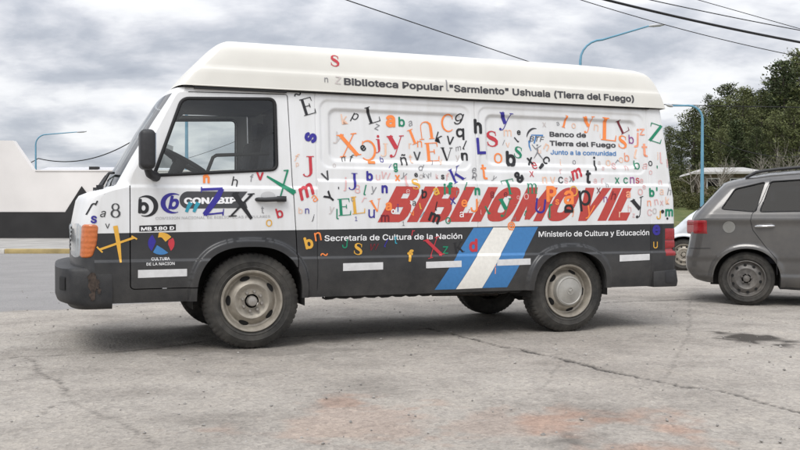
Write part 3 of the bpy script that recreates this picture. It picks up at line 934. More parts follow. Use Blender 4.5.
# tail lamps round the rear corner
for (z0, z1) in ((.615, .672), (.676, .745), (.749, .846)):
    tl = MB(); rows = []
    for i in range(7):
        z = z0 + (z1 - z0) * i / 6; row = []
        ed = .2 if i in (0, 6) else 1
        xa = pix(665, 240)[0]; xb = XR(z) - .004
        for k in range(12):
            x = xa + (xb - xa) * k / 11; row.append((x, surf_y(x, z) - .006 * ed * (1 if k else .1), z))
        row.append((XR(z) + .004, surf_y(xb, z) + .12, z))
        rows.append(row)
    n = len(rows[0])
    for r in rows: tl.v += r
    for i in range(6):
        for k in range(n - 1): tl.f.append((i * n + k, i * n + k + 1, (i + 1) * n + k + 1, (i + 1) * n + k))
    tlo = tl.build('tail_light', M['redlens'], van, smooth=50)
    mir(tlo, 'tail_light')

# mirror
def mirror_part():
    m_ = MB()
    cx, cz = pix(147, 151.5, -.16)
    m_.box((cx, -.16, cz + .012), (.100, .18, .265))
    o = m_.build('wing_mirror', M['black'], van, bevel=.035, seg=4)
    a_ = MB(); a_.tube([(cx + .0, -.12, cz - .10), (cx + .025, -.08, cz - .145), (cx + .075, .03, cz - .16)], [.022, .03, .035], 10)
    ar = a_.build('mirror_arm', M['black'], o, 50)
    g_ = MB(); g_.box((cx + .051, -.16, cz + .02), (.006, .14, .20)); gl = g_.build('mirror_glass', mat('mirror_glass', (.6, .62, .65), .05, metal=1), o)
    return o
mo = mirror_part()

# wipers at the foot of the windscreen
for y0, y1 in ((.22, .80), (.85, 1.40)):
    w_ = MB()
    def wp(y, z, off):
        t = (y - W / 2) / (W / 2); return (XF(z) + AF * se(t) - off, y, z)
    w_.tube([wp(y0 + .25, 1.150, .015), wp(y0 + .27, 1.19, .034), wp((y0 + y1) / 2, 1.255, .030)], [.014, .012, .009], 8)
    w_.box(wp(y0 + .25, 1.155, .022), (.05, .06, .04))
    wo_ = w_.build('wiper', M['black'], van, 50)
    b_ = MB()
    b_.tube([wp(y0 + (y1 - y0) * k / 8, 1.265 - .012 * abs(k - 4) / 4, .028) for k in range(9)], .010, 6)
    b_.build('wiper_blade', M['rubber'], wo_)
cw = MB()
for k in range(4):
    cw.box((XF(1.15) - .002 - .014 * k, .50, 1.148 - .006 * k), (.008, .62, .02), Matrix.Rotation(R(-25), 3, 'Y'))
cw.build('cowl_grille', M['black'], van)

# cab interior
it = MB()
it.box((.40, W / 2, 1.15), (.03, W - .16, 1.38))                       # bulkhead behind the seats
it.build('bulkhead', M['interior'], van)
hd = MB(); hd.box((-.10, W / 2, 1.835), (.80, W - .24, .015)); hd.build('headliner', M['liner'], van)
da = MB(); da.prism([(-1.02, .70), (-.62, .70), (-.60, 1.10), (-.68, 1.19), (-.80, 1.20), (-1.0, 1.14)], .10, W - .10)
da.build('dashboard', M['interior'], van, bevel=.02)
fl = MB(); fl.box((-.32, W / 2, .80), (1.2, W - .2, .03)); fl.build('cab_floor', M['interior'], van)
for y in (.48, 1.22):
    st = empty('cab_seat'); st.parent = van
    s_ = MB(); s_.box((-.12, y, .98), (.50, .50, .16)); s_.build('cushion', M['seat'], st, bevel=.05, seg=3)
    s_ = MB(); s_.box((.20, y, 1.28), (.14, .46, .60), Matrix.Rotation(R(9), 3, 'Y')); s_.build('backrest', M['seat'], st, bevel=.05, seg=3)
    s_ = MB(); s_.box((.265, y, 1.655), (.08, .25, .13), Matrix.Rotation(R(9), 3, 'Y')); s_.tube([(.25, y - .07, 1.55), (.262, y - .07, 1.65)], .007, 6); s_.tube([(.25, y + .07, 1.55), (.262, y + .07, 1.65)], .007, 6)
    s_.build('headrest', M['seat'], st, bevel=.0)
sw = MB()
_sx, _sz = pix(181, 161, .47); c_ = Vector((_sx, .47, _sz)); rm = Matrix.Rotation(R(28), 3, 'Y')
sw.tube([c_ + rm @ Vector((.205 * math.cos(q), .205 * math.sin(q), 0)) for q in [2 * math.pi * i / 36 for i in range(37)]], .017, 8, cap=False)
for q in (0, 120, 240): sw.tube([c_ + rm @ Vector((0, 0, -.02)), c_ + rm @ Vector((.2 * math.cos(R(q + 90)), .2 * math.sin(R(q + 90)), 0))], .016, 6)
sw.tube([c_ + rm @ Vector((0, 0, .01)), c_ + rm @ Vector((0, 0, -.04)), c_ + rm @ Vector((0, 0, -.30))], [.06, .05, .03], 10)
sw.build('steering_wheel', M['rubber'], van, 50)
gr_ = MB()
g0 = pix(208, 170, .30); g1 = pix(213, 156, .30); g2_ = pix(272, 153.5, .30)
gr_.tube([(g0[0] - .02, .30, g0[1] - .08), (g0[0], .30, g0[1]), (g1[0], .30, g1[1] - .01), (g1[0] + .025, .30, g1[1] + .006), (g1[0] + .06, .30, g1[1] + .008), (g2_[0], .30, g2_[1]), (.29, .30, g2_[1])], .013, 8)
gr_.build('grab_rail', M['rubber'], van, 50)
sv = MB(); sv.box((-.50, .78, 1.765), (.015, .55, .15), Matrix.Rotation(R(-55), 3, 'Y')); sv.build('sun_visor', M['liner'], van, bevel=.005)
sb_ = MB(); sb_.tube([(.20, .12, 1.70), (.19, .14, 1.45), (.17, .2, 1.2), (.15, .25, .95)], .014, 4); sb_.build('seat_belt', M['rubber'], van)

# a plain white panel put in behind the steering wheel
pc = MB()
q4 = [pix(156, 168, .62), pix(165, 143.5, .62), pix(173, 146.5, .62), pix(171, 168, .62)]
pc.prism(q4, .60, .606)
pco = pc.build('white_panel', M['white'], None, bevel=0); pco.location = van.location; pco.rotation_euler = van.rotation_euler
tag(pco, 'plain white panel leaning behind the steering wheel of the van', 'card')

# wheels
def make_wheel(name, x, yo, z, rad, steer, hubcap, near=True, parent=van, rim_r=.205, width=.20, tread=True, small=False, rimmat=None):
    s = -1 if near else 1
    root = empty(name, (x, yo, z)); root.parent = parent
    root.rotation_euler = (random.uniform(-.01, .01), random.uniform(0, 6.2), steer)
    if not near: root.rotation_euler[2] += math.pi
    # local: outer face looks to -y, axle along +y
    t_ = MB()
    k = rad / .34
    prof = [(.055, rim_r - .012), (.012, rim_r - .004), (.000, rim_r + .010 * k), (-.006, rim_r + .022 * k), (-.010, rim_r + .026 * k), (-.007, rim_r + .031 * k), (-.011, rim_r + .060 * k), (-.014, rim_r + .063 * k), (-.011, rim_r + .067 * k), (-.007, rad - .046 * k), (.002, rad - .035 * k), (.012, rad - .018 * k), (.022, rad - .007 * k), (.034, rad - .002 * k), (.060, rad), (width * .40, rad), (width * .5, rad), (width * .6, rad), (width - .034, rad - .002 * k), (width - .022, rad - .007 * k), (width - .01, rad - .02 * k), (width, rad - .05 * k), (width, rim_r + .03), (width - .03, rim_r - .01)]
    n = 216
    def rf(i, j, q):
        if not tread: return 0
        i -= 4
        if 10 <= i <= 13:
            ph = (j + (i % 2) * 2) % 4
            return (-.008 * k if ph == 0 else 0) - (.008 * k if i == 12 else 0)
        if i in (7, 8, 9, 14, 15):
            return (-.004 * k if i in (7, 8) else -.006 * k) if (j % 4) == 0 else .001 * k
        if i == 6: return -.002 * k if (j % 4) == 0 else 0
        return 0
    t_.lathe_y(prof, n, rfun=rf)
    ring = [(-.0105 + .0, rim_r + .075 * k)]
    to = t_.build('tyre', M['tyre'], root, smooth=30)
    rm_ = MB()
    R0 = rim_r
    if hubcap is None:
        pr = [(.16, R0 - .004), (.02, R0 - .008), (-.004, R0 + .006), (-.010, R0 + .001), (-.008, R0 - .010), (.010, R0 - .020), (.040, R0 - .032), (.046, R0 - .044), (.030, R0 - .060), (.010, R0 - .078), (.000, R0 - .092), (.004, R0 - .105), (.018, R0 - .118), (.022, R0 - .135), (.020, .052), (.018, .050)]
        if small: pr = [(.12, R0 - .004), (.02, R0 - .006), (-.004, R0 + .004), (-.006, R0 - .002), (.012, R0 - .014), (.030, R0 - .022), (.032, R0 - .030), (.014, R0 - .055), (.004, R0 - .078), (.012, R0 - .095), (.012, .05), (.012, .048)]
    else:
        pr = [(.16, R0 - .004), (.02, R0 - .008), (-.004, R0 + .006), (-.010, R0 + .001), (-.008, R0 - .010), (.012, R0 - .020), (.050, R0 - .030), (.056, R0 - .042), (.045, R0 - .055), (.030, R0 - .066), (.024, R0 - .078), (.024, .05)]
    rm_.lathe_y(pr, 72)
    ro = rm_.build('rim', rimmat or M['rim'], root, smooth=40)
    hm = MB(); nh = 10 if small else 5
    hr = R0 - (.045 if small else .050)
    for i in range(nh):
        q = 2 * math.pi * i / nh + .3
        al, aw = (.13, .014) if small else (.25, .0165)
        dep = .010 if small else (.0225 if hubcap is None else .034)
        pts = []
        for m2 in range(18):
            f = 2 * math.pi * m2 / 18
            qq = q + al * math.cos(f) * .9; r2 = hr + aw * math.sin(f)
            sl = (r2 - (R0 - .060)) / .016
            pts.append((r2 * math.cos(qq), (dep + .004 * math.sin(f)) if True else dep, r2 * math.sin(qq)))
        # hole plug follows the dish slope, 2 mm proud of it
        pr_s = sorted([(b, a) for a, b in pr if b < R0 - .03])
        pts = [(x_, float(np.interp(math.hypot(x_, z_), [p[0] for p in pr_s], [p[1] for p in pr_s])) - .002, z_) for x_, _, z_ in pts]
        hm.add(pts, [tuple(range(18))])
    extra = [(hm, M['hole'])]
    if hubcap is None:
        nm = MB(); nn_ = 5 if small else 8
        for i in range(nn_):
            q = 2 * math.pi * i / nn_ + .1; rr2 = .070 if not small else .05
            nm.lathe_y([(.03, .012), (-.008, .012), (-.014, .008), (-.014, .0005)], 6, (rr2 * math.cos(q), .0, rr2 * math.sin(q)))
        extra.append((nm, M['nut'] if not small else (rimmat or M['rim'])))
        hc = MB(); hc.lathe_y([(.04, .038), (-.012, .037), (-.022, .031), (-.024, .020), (-.026, .001)], 24)
        hc.build('hub', M['nut'] if not small else (rimmat or M['rim']), root, 40)
    else:
        hc = MB(); hc.lathe_y([(.03, .128), (.004, .126), (-.012, .120), (-.018, .108), (-.014, .102), (-.016, .096), (-.020, .055), (-.026, .045), (-.027, .001)], 48)
        hc.lathe_y([(-.026, .030), (-.030, .030), (-.030, .024), (-.026, .024)], 24)
        for q in (90, 210, 330): hc.tube([(0, -.029, 0), (.026 * math.cos(R(q)), -.029, .026 * math.sin(R(q)))], [.004, .0015], 6)
        hc.build('hub_cap', M['cap'], root, smooth=35)
    nf = len(ro.data.polygons); vs_r = [tuple(v.co) for v in ro.data.vertices]; fs_r = [tuple(p.vertices) for p in ro.data.polygons]; mi = [0] * nf
    for n_, (mb_, mt_) in enumerate(extra):
        k_ = len(vs_r); vs_r += mb_.v; fs_r += [tuple(a + k_ for a in f) for f in mb_.f]; mi += [n_ + 1] * len(mb_.f)
    old = ro.data; bpy.data.objects.remove(ro)
    ro = new_obj('rim', vs_r, fs_r, old.materials[0], root, 40)
    for _, mt_ in extra: ro.data.materials.append(mt_)
    ro.data.polygons.foreach_set('material_index', mi)
    return root


make_wheel('wheel', -.03, .035, .344, .344, R(-2), None, rim_r=.216)
make_wheel('wheel', 2.575, .045, .340, .340, 0, True, rim_r=.212)
make_wheel('wheel', -.03, W - .035, .338, .338, R(-2), None, near=False)
make_wheel('wheel', 2.575, W - .045, .338, .338, 0, True, near=False)

# ------------------------------------------------------------------ lettering on the van
DEC_I = [0]


def pixs(px, py):
    """picture point -> (x, z) on the van's actual flank or roof side"""
    y = 0.0
    for _ in range(4):
        x, z = pix(px, py, y); y = min(surf_y(x, z), .085)
    return x, z


def conform(name, vs, fs, ink, parent=van, layer=0, zstep=.010, xstep=.03):
    """flat vinyl shape in (x, z) laid onto the flank, a hair above the paint"""
    me = bpy.data.meshes.new(name)
    me.from_pydata([(p[0], p[2] if len(p) > 2 else 0, p[1]) for p in vs], [], fs)
    bm = bmesh.new(); bm.from_mesh(me)
    bmesh.ops.remove_doubles(bm, verts=bm.verts, dist=1e-5)
    if bm.verts:
        zl = [v.co.z for v in bm.verts]; xl = [v.co.x for v in bm.verts]
        for lo, hi, st, nrm, ax_ in ((min(zl), max(zl), zstep, (0, 0, 1), 2), (min(xl), max(xl), xstep, (1, 0, 0), 0)):
            k = math.ceil(lo / st + .01)
            while k * st < hi:
                co = [0, 0, 0]; co[ax_] = k * st
                bmesh.ops.bisect_plane(bm, geom=bm.verts[:] + bm.edges[:] + bm.faces[:], dist=1e-6, plane_co=co, plane_no=nrm)
                k += 1
    DEC_I[0] += 1
    off = .0012 + .0008 * layer + .00003 * (DEC_I[0] % 24)
    vl = list(bm.verts)
    Xv = np.array([v.co.x for v in vl]); Zv = np.array([v.co.z for v in vl]); Yv = yside(Xv, Zv, False) if len(vl) else []
    for v, ys_ in zip(vl, Yv):
        x, z = v.co.x, v.co.z
        if z > 1.868 or x < XF(z) + AF or x > XR(z) - AR: ys_ = surf_y(x, z)
        v.co.y = ys_ - off - v.co.y * .00005
    bm.normal_update()
    for f in bm.faces:
        if f.normal.y > 0: f.normal_flip()
    bm.to_mesh(me); bm.free()
    me.materials.append(M['ink_' + ink] if isinstance(ink, str) else ink)
    o = bpy.data.objects.new(name, me); COL.objects.link(o); o.parent = parent
    return o


def px_scale(px, py, yy=0.0):
    x, z = pixs(px, py); return x, z, proj(x, surf_y(x, z), z)[2] / F_PX


# ---- every scattered letter: (char, px, py, height px, colour, style, rotation ccw)
LET = '''ñ 206.3 178.0 11 o B 0|h 235 181.5 10 k t -12|f 251.5 178 8 a t -8|v 260 176.2 8.5 r b 0|b 279.5 213 10.5 r b 15|t 262.5 210 7 a t 0|o 269 223 7.5 y t 0
ſ 90.8 209 14 k i -14|' 96.5 203 5 k i -10|s 93.8 219.5 8 n b -5|a 103 214 6.5 k i 0|8 115.5 210.5 15 G S 0|v 107.5 226 5 k t 0
~ 297.5 94.5 3 k t 20|E 307.7 106.3 18 k S 17|s 310.5 137.5 13 n B 75|f 297 157.5 8.5 e i -10|J 308.3 166.5 22 r S 2|m 306 191.5 13 r I 28|a 314.5 198.5 7 o t 35|b 300.5 210.5 6.5 e t 0|n 307 211 5.5 n s 0|j 313 218 7.5 k i 0
k 344.5 119 11 e t 8|p 354.5 117.5 10 k i -15|L 372.4 114.5 18 k S 18|z 377 127 6 a t -20|a 390.5 121.2 13 o B 0|b 401.6 121.8 10.5 g b 0|a 410.3 123.5 5.5 a i 20|y 338 138.5 13 l t -20|X 348.8 145 26 o S 8|e 363 148 6.5 k b 40|Ɔ 369 150.5 22 o C 0|- 371.5 162.3 3 o b 0|j 377.5 144 19 r S 4|J 384 150 14 e S 0|y 396 146 24 r Y 4|n 343 159 5 k i 10|f 351.5 158.2 8 k i -10|b 381.5 159.5 6 n t 0|i 390 166 5 n i -20|g 395.2 166.3 7 g b 0
I 412.3 136.7 16 o S 22|U 426 130.3 19 o S 186|C 447 123 19 o C 0|g 458.6 119 12 k i -8|q 459.6 134.2 12.5 k b 0|h 478 126.3 15.5 k B 0|L 480.7 146 17.5 n b 3|S 492.2 138.8 17 r Q 4|k 439 137.5 11 k t -20|v 450 140.5 9 k s -8|E 432 152 20 o S 4|V 446.6 154 14.5 k S 0|m 458 148.6 4.5 a i 15|l 464.6 145 10 k i -12|n 464.6 156.6 8.5 k b 0|y 457.5 158.5 7 l t 0|v 417 156 9 G s 0|ñ 403.2 159.8 12 k s 0|t 410.5 159 9 e t 0|n 419.5 144 7 o t 0|r 410 146 6 e t 0|7 432 162.6 5 a t 0|y 440.3 162 6 e t 0
v 326 176 9.5 G s 25|J 353 181.5 18 n S 0|j 345.3 184 15 p t -4|b 369.5 176 10.5 n B 0|u 378 177.5 6 p t 0|w 385.5 175.7 7.5 p t -10|x 397.3 178 6.5 o b 0|8 357.4 189 9 p t 0|l 365 190 11 g i 0|y 373.5 190.6 8.5 a t -10|n 384.5 189.2 8.5 n B 0|Y 329.6 197 11 k b 50|E 344.3 207 18 g S 4|L 358 205 18.5 y S 6|V 376 205.5 13.5 o S 12|y 331.5 210.5 8 l t -10|l 337.5 214 11 g t 0|u 371.5 213.7 9 n s 0|1 356 218.7 4.5 n t 0|a 388.5 206.5 9 o B 0|m 385 218.3 7.5 m b 0|r 364 200 6 p i -15|' 338.5 188 2.5 k b 0|i 397.8 208 8 n t 0|o 393 211.5 5 w b 0
s 395.8 169.3 6 g b 0|d 421 167.5 7 a i -12|y 404 176 7 a i -15|l 406.4 181 11 p b 0|e 416 175 4.5 k b 20|k 424 175 5 a i 0|w 429.5 175.5 4.5 a i 25|k 437 176.2 5 p t 0|s 442.6 177 5 k b 0|f 447 177 8.5 p t -10|K 457 174.5 16.5 n S 24|S 416 184 11.5 y Q 10|i 444.6 189 11.5 g b 0|f 449.8 188.3 13 g B 0|l 465.7 186 9 g i -12|n 477.2 191.4 8 g B 0|t 484 172 16 o s 4|e 474 170.3 5.5 a i 0|R 474.5 176.2 7 a t -15|y 494 178.6 6 a i -20|b 423.6 193.7 9.5 k I 15|l 420.3 206 6.5 y b 10|a 414 203.3 5 k t 0|a 436 191.5 8 y b 20|x 452.6 201 7 n s 10|l 436.2 206 9.5 k i 0|m 434.4 218 10 k B -22|o 448 220.5 7 g t 0|/ 422.2 214.6 7 t i -10|e 464.2 203.3 8 o b 0|J 474 205.5 14 o s 0|f 478.8 203 8 e t -10|1 403.3 223.5 4.5 a t 0|i 468 212.5 7 r i -12|l 487.5 210 10 g b 28|g 492 194.8 7 m t 0
y 505.3 121.5 20 n Y -4|m 507.5 133 7 e t 0|e 518.6 132.6 5 k b 0|l 516.4 139.6 7 k b 42|/ 503.5 142.5 6 a t -10|v 507.6 145 5 e t 0|o 498 158.2 11 o t 0|b 510.6 158.7 16.5 k B 0|s 518.2 152.4 12.5 g Q -12|x 529.8 161.2 8 k b 10|e 534.2 165.4 7.5 r t 0|C 546.2 160.2 8.5 k b -50|- 541.6 166 3 k b 40|l 565 121.6 13 o S -18|o 573.7 125.8 5.5 e t 0|x 544.3 124.6 5 l t 0|a 558 123.7 4 a t 20|n 546.4 147.2 7 e s -30|i 560.3 162.5 7 e t 0|o 574 162.3 4.5 a t 0|u 539.5 151.5 4 e t 0
y 588.5 124.5 18 o Y 4|n 596.3 127.7 7 e t -10|i 600 136 5 e t 0|L 608.8 129.5 24 o S -4|L 622.8 126 15 m S 26|S 622.6 142 14 o Q -6|b 631 139.3 9.5 v s 0|j 637 138 20 s s -4|z 641.6 132 7 s s 0|Z 655.8 133.2 21 g S -14|b 626.6 157.3 9.5 s s 0|t 644.4 150.3 14 s s 0|l 635.3 154 10 e t -12|i 594.2 163.6 15 k s 0|b 637 165 9.5 g s -3|a 644.5 166.3 6 p i 0|o 650.2 163.4 5.5 k s 0|o 608 163 6.5 e t 0|s 613 166 7 p t -20|r 617 162 5 a t -40|o 621 160 6 e t 0|h 668.2 163.3 9 p s 0|l 661 158 12 p t 0|k 667.3 200.5 8 e s 0|i 667.5 152 9 p t -5|j 657.5 156 8 e t 0|' 657 167 3 g b 0|r 665.4 117 5 p b 0|n 667 134 7 p t 0
m 576.4 174 10 r I 24|c 560.5 180 7 k s 0|n 544.5 180 7 e s 0|v 552.5 180.2 7 e s 0|s 566 180.5 6 p s 0|x 571.2 179.2 6 a t 0|t 588.6 176.8 14 k I 10|x 617 180.6 6.5 g s 0|c 625.5 180.5 6.5 g s 0|n 632 180.3 7 v s 0|s 637.3 180.6 6 r s 0|e 641.3 181 5 p s 0|a 595 181 5 p t 0|r 602.4 181 6 p t 0|h 607 185 5 a t 0|p 585 200.5 22 k s 6|P 551.3 194 17 o B 0|a 568.6 197.5 15 o b 0|O 573.5 191 11 y t 0|D 568.6 208.5 11 k B 92|U 540.3 206 15.5 n s -8|ſ 550.6 211 15 g s 0|m 532 188.3 11 g S 0|& 519 176.8 12.5 k B 38|x 531.6 174 6 r t 0|T 508.8 187 16 g S 12|y 505.7 207.2 20 g Y 4|o 526.2 196.5 6.5 p t 0|a 492.3 195.5 5 m i 0|e 505.5 194.5 5 m t 0
y 639 207 21 k Y 18|y 590.2 212 14 o i 0|n 605.3 199.5 6 v t 0|h 613.3 195.5 9 m i -4|a 628 194.5 7 s b 0|o 640.2 192 7 p t 0|b 651.6 192.4 9.5 g B 0|' 656.6 189 4 g b 0|n 649 203.3 6 s s 0|n 656.2 202 6 p s 10|C 649.5 212.5 7 p t 0|o 654.5 211 6 l t 0|J 658.5 215 9 y s 0|m 669 212.7 8 g B 0|• 662.4 211.5 4 k b 0|• 667.2 218.5 2.5 k b 0|h 669 191.5 7.5 a i 0|l 670 181 6 a i -10|• 672.4 180.2 4 r b 0|h 629.5 208.5 7 p t 0|x 598.5 190.5 6 m t 0|U 655.3 245 7 y s 0|e 656.2 230 11 n B 0
b 308.6 242.7 13 y B 14|n 317.6 236.5 9 o s 10|~ 324 254.5 3 o t 0|J 344.8 243.5 10 g s -5|S 358.3 249 12.5 y Q -8|w 374.5 247 7 m i 0|f 410 255.5 13 y B -8|X 433.8 247.3 22 r S 14|z 445.3 250 8 g s 0|K 459 247.5 12 k S 10|d 473.2 245.3 14 r B 0|i 495.3 269.5 9 s i 14|@ 511.2 226 9 o b 0|t 395.5 240 8 t s 0|r 413 233 6 r t -10|l 386 243 9 n i -14
n 326.2 80 5 a s 0|z 338 80.3 8 l t -5|l 447.3 85.5 12 a t 0|S 335 60.8 12.5 r Q -3|p 297.3 165 5 e t 0|o 421 176.5 4.5 l t 0|a 599 163 4 l t 0|s 603 168.5 4 p t -20|n 626.5 168 5 p t 0|o 650.5 172.5 4.5 p t 0|e 644 187 4.5 p t 0|j 573 213 8 o t -10|r 560.5 171.5 5 p t 0|n 660 182.5 5 p t 0|a 661.5 192 6 e t 0|x 661.5 203 5 p t 0|l 481 212 5 p t 0|d 514 219 5 a t 0|s 557 202 6 o b 0|e 408 191.5 5 p t 0|v 412.5 213.5 5 o s 20|a 461.5 214.5 6 w s 0|r 457.3 193 5 a t 0|q 518 198 5 p t 0|t 525.5 213 6 g i -10|o 334.2 165.5 4 l t 0|c 352.5 199.5 4 a t 0|r 620 214.5 6 e s 0|z 633.5 215.5 4 p t 0'''
items = []
for row in LET.split('\n'):
    for it_ in row.split('|'):
        p = it_.split(' ')
        items.append((p[0], float(p[1]), float(p[2]), float(p[3]), p[4], p[5], float(p[6])))
OFF = {'s': (.006, 0), 'b': (.022, 0), 'B': (.036, 0), 't': (0, 0), 'i': (0, .25), 'I': (.024, .28)}
LINES = [('Biblioteca Popular', .027), ('"Sarmiento" Ushuaia (Tierra del Fuego)', .027), ('Banco de', .028), ('Tierra del Fuego', .028),
         ('Junto a la comunidad', .018), ('Secretaría de Cultura de la Nación', .012), ('Ministerio de Cultura y Educación', .012),
         ('CONABIP', .045), ('COMISION NACIONAL DE BIBLIOTECAS POPULARES', .0), ('MB 180 D', .03), ('CULTURA', .01), ('DE LA NACION', .01), ('b', .035), ('BTF', .0)]
reqs = set((t, o, .22 if t == 'BTF' else 0) for t, o in LINES)
for it_ in items:
    if it_[5] in OFF: reqs.add((it_[0], *OFF[it_[5]]))
bfont_glyphs(sorted(reqs))


def glyph(ch_, style):
    if style in OFF: return GL[(ch_, *OFF[style])]
    if style == 'S': return serif_glyph(ch_, .17, .045)
    if style == 'Q': return serif_glyph(ch_.upper(), .21, .07)
    if style == 'Y': return serif_glyph(ch_, .25, .05)
    if style == 'C':
        v, f = serif_glyph('C', .15, .045)
        return ([(-x, y, l) for x, y, l in v], f) if ch_ == 'Ɔ' else (v, f)


def place(vs, px, py, h, rot=0.0):
    x0, z0, sc = px_scale(px, py)
    xs_ = [v[0] for v in vs]; ys_ = [v[1] for v in vs]
    cx, cy = (min(xs_) + max(xs_)) / 2, (min(ys_) + max(ys_)) / 2
    k = .95 * h * sc / max(max(ys_) - min(ys_), 1e-6)
    # marks that are wider than high (a dash) keep their height from the cap height instead
    c, s = math.cos(R(rot)), math.sin(R(rot))
    return [(x0 + k * ((p[0] - cx) * c - (p[1] - cy) * s), z0 + k * ((p[0] - cx) * s + (p[1] - cy) * c), p[2] if len(p) > 2 else 0) for p in vs]


big = sorted(range(len(items)), key=lambda i: -items[i][3])
keep = set(big[:95])
small_parts = []
for i, (ch_, px, py, h, c, stl, rot) in enumerate(items):
    v, f = glyph(ch_, stl)
    if not v: continue
    o = conform('letter_sticker', place(v, px, py, h, rot), f, c, layer=2)
    if i in keep:
        if ch_.isalnum(): o['label'] = '%s letter %s' % (CNAME.get(c, 'dark'), ch_)
    else: small_parts.append(o)


def join(objs, name):
    """many tiny stickers as one mesh"""
    vs = []; fs = []; mi = []; mats = []
    for o in objs:
        k = len(vs); m_ = o.data.materials[0]
        if m_ not in mats: mats.append(m_)
        vs += [tuple(v.co) for v in o.data.vertices]
        for p in o.data.polygons: fs.append(tuple(a + k for a in p.vertices)); mi.append(mats.index(m_))
        d = o.data; bpy.data.objects.remove(o); bpy.data.meshes.remove(d)
    o = new_obj(name, vs, fs, None, van)
    for m_ in mats: o.data.materials.append(m_)
    o.data.polygons.foreach_set('material_index', mi)
    return o


sl = join(small_parts, 'small_letter_stickers'); sl['kind'] = 'stuff'


def text_line(name, key, p0, p1, cap, ink, layer=1, yy=0.0, slant=0.0, parent=van):
    v, f = GL[key]
    x0, z0 = pixs(*p0); x1, z1 = pixs(*p1)
    sc = px_scale((p0[0] + p1[0]) / 2, (p0[1] + p1[1]) / 2, yy)[2]
    xs_ = [p[0] for p in v]; a0, a1 = min(xs_), max(xs_)
    capu = .73
    k = cap * sc / capu
    out = []
    for x, y, l in v:
        u = (x - a0) / (a1 - a0)
        out.append((x0 + u * (x1 - x0) + slant * k * y, z0 + u * (z1 - z0) + k * y, l))
    # one mesh per word: split where the gap between outlines is as wide as a blank
    iv = sorted((min(v[a][0] for a in q), max(v[a][0] for a in q), n) for n, q in enumerate(f))
    words = [[]]; end = iv[0][1]
    for b0, b1, n in iv:
        if b0 - end > .17: words.append([])
        words[-1].append(n); end = max(end, b1)
    objs = []
    for wd_ in words:
        used_v = sorted(set(a for n in wd_ for a in f[n])); mp_ = {a: b for b, a in enumerate(used_v)}
        objs.append(conform(name, [out[a] for a in used_v], [tuple(mp_[a] for a in f[n]) for n in wd_], ink, parent=parent, layer=layer))
    return objs


text_line('roof_lettering', ('Biblioteca Popular', .027, 0), (344.0, 84.6), (443.5, 90.6), 9.0, 'D', yy=-.01)
text_line('roof_lettering', ('"Sarmiento" Ushuaia (Tierra del Fuego)', .027, 0), (449.5, 91.2), (634, 101.8), 8.8, 'D', yy=-.01)
text_line('bank_lettering', ('Banco de', .028, 0), (549.5, 136.4), (586, 137.4), 6.5, 'D')
text_line('bank_lettering', ('Tierra del Fuego', .028, 0), (549.5, 145.4), (615.6, 147.4), 6.5, 'D')
text_line('bank_lettering', ('Junto a la comunidad', .018, 0), (550.5, 154.3), (616, 155.7), 6.2, 'c')
text_line('ministry_lettering', ('Secretaría de Cultura de la Nación', .012, 0), (324.5, 241.0), (462, 238.6), 7.7, 'w')
text_line('ministry_lettering', ('Ministerio de Cultura y Educación', .012, 0), (538.5, 236.8), (649, 235.0), 7.3, 'w')

# the big red banner word
bx = []
order = 'BIBLIOMOVIL'; gap = .06
x_ = 0; parts_ = []
for ch_ in order:
    v, f, adv = block_glyph(ch_); parts_.append((v, f, x_)); x_ += adv + gap
tot = x_ - gap
A0 = pixs(377.5, 222.3); A1 = pixs(612 + 14.5, 220.6)
ht = 34.5 * px_scale(500, 205)[2]
wg = empty('banner_lettering'); wg.parent = van
for (v, f, xo), ch_ in zip(parts_, order):
    out = []
    for a, b, l in v:
        u = (a + xo) / tot
        out.append((A0[0] + u * (A1[0] - A0[0]) + .56 * ht * b, A0[1] + u * (A1[1] - A0[1]) + ht * b, l))
    o = conform('banner_letter', out, f, 'B', parent=wg, layer=0)


def px_poly(name, pts, ink, layer=0, yy=0.0, parent=van):
    return conform(name, [pixs(a, b) for a, b in pts], [tuple(range(len(pts)))], ink, parent=parent, layer=layer)


px_poly('flag_stripe', [(434.5, 289.8), (455.5, 289.2), (493, 227.5), (473.5, 227.8)], 'b')
px_poly('flag_stripe', [(455.8, 289.2), (482, 288.0), (515, 227.2), (493.3, 227.5)], 'W')
px_poly('flag_stripe', [(482.3, 288.0), (507, 287.2), (538, 226.8), (515.3, 227.2)], 'b')
for q in ([(138, 270), (187, 268.8), (187, 276.2), (138, 278)], [(343, 263.3), (383, 262.2), (383, 269.5), (343, 271)], [(426, 261.8), (461.5, 260.6), (461.5, 267), (426, 268.3)],
          [(497, 259.6), (530.5, 258.3), (530.5, 264.6), (497, 265.8)], [(619.5, 255), (649.5, 253.8), (649.5, 260), (619.5, 261.5)]):
    px_poly('reflective_strip', q, M['strip'], 1)


def ell(px, py, rx, ry, a0=0, a1=360, n=36, ri=0.0):
    p = [(px + rx * math.cos(R(a0 + (a1 - a0) * i / n)), py - ry * math.sin(R(a0 + (a1 - a0) * i / n))) for i in range(n + 1)]
    return p


def px_rib(name, pts, w, ink, layer=1, parent=van):
    v, f = rib(pts, w)
    return conform(name, [pixs(p[0], p[1]) for p in v], f, ink, parent=parent, layer=layer)


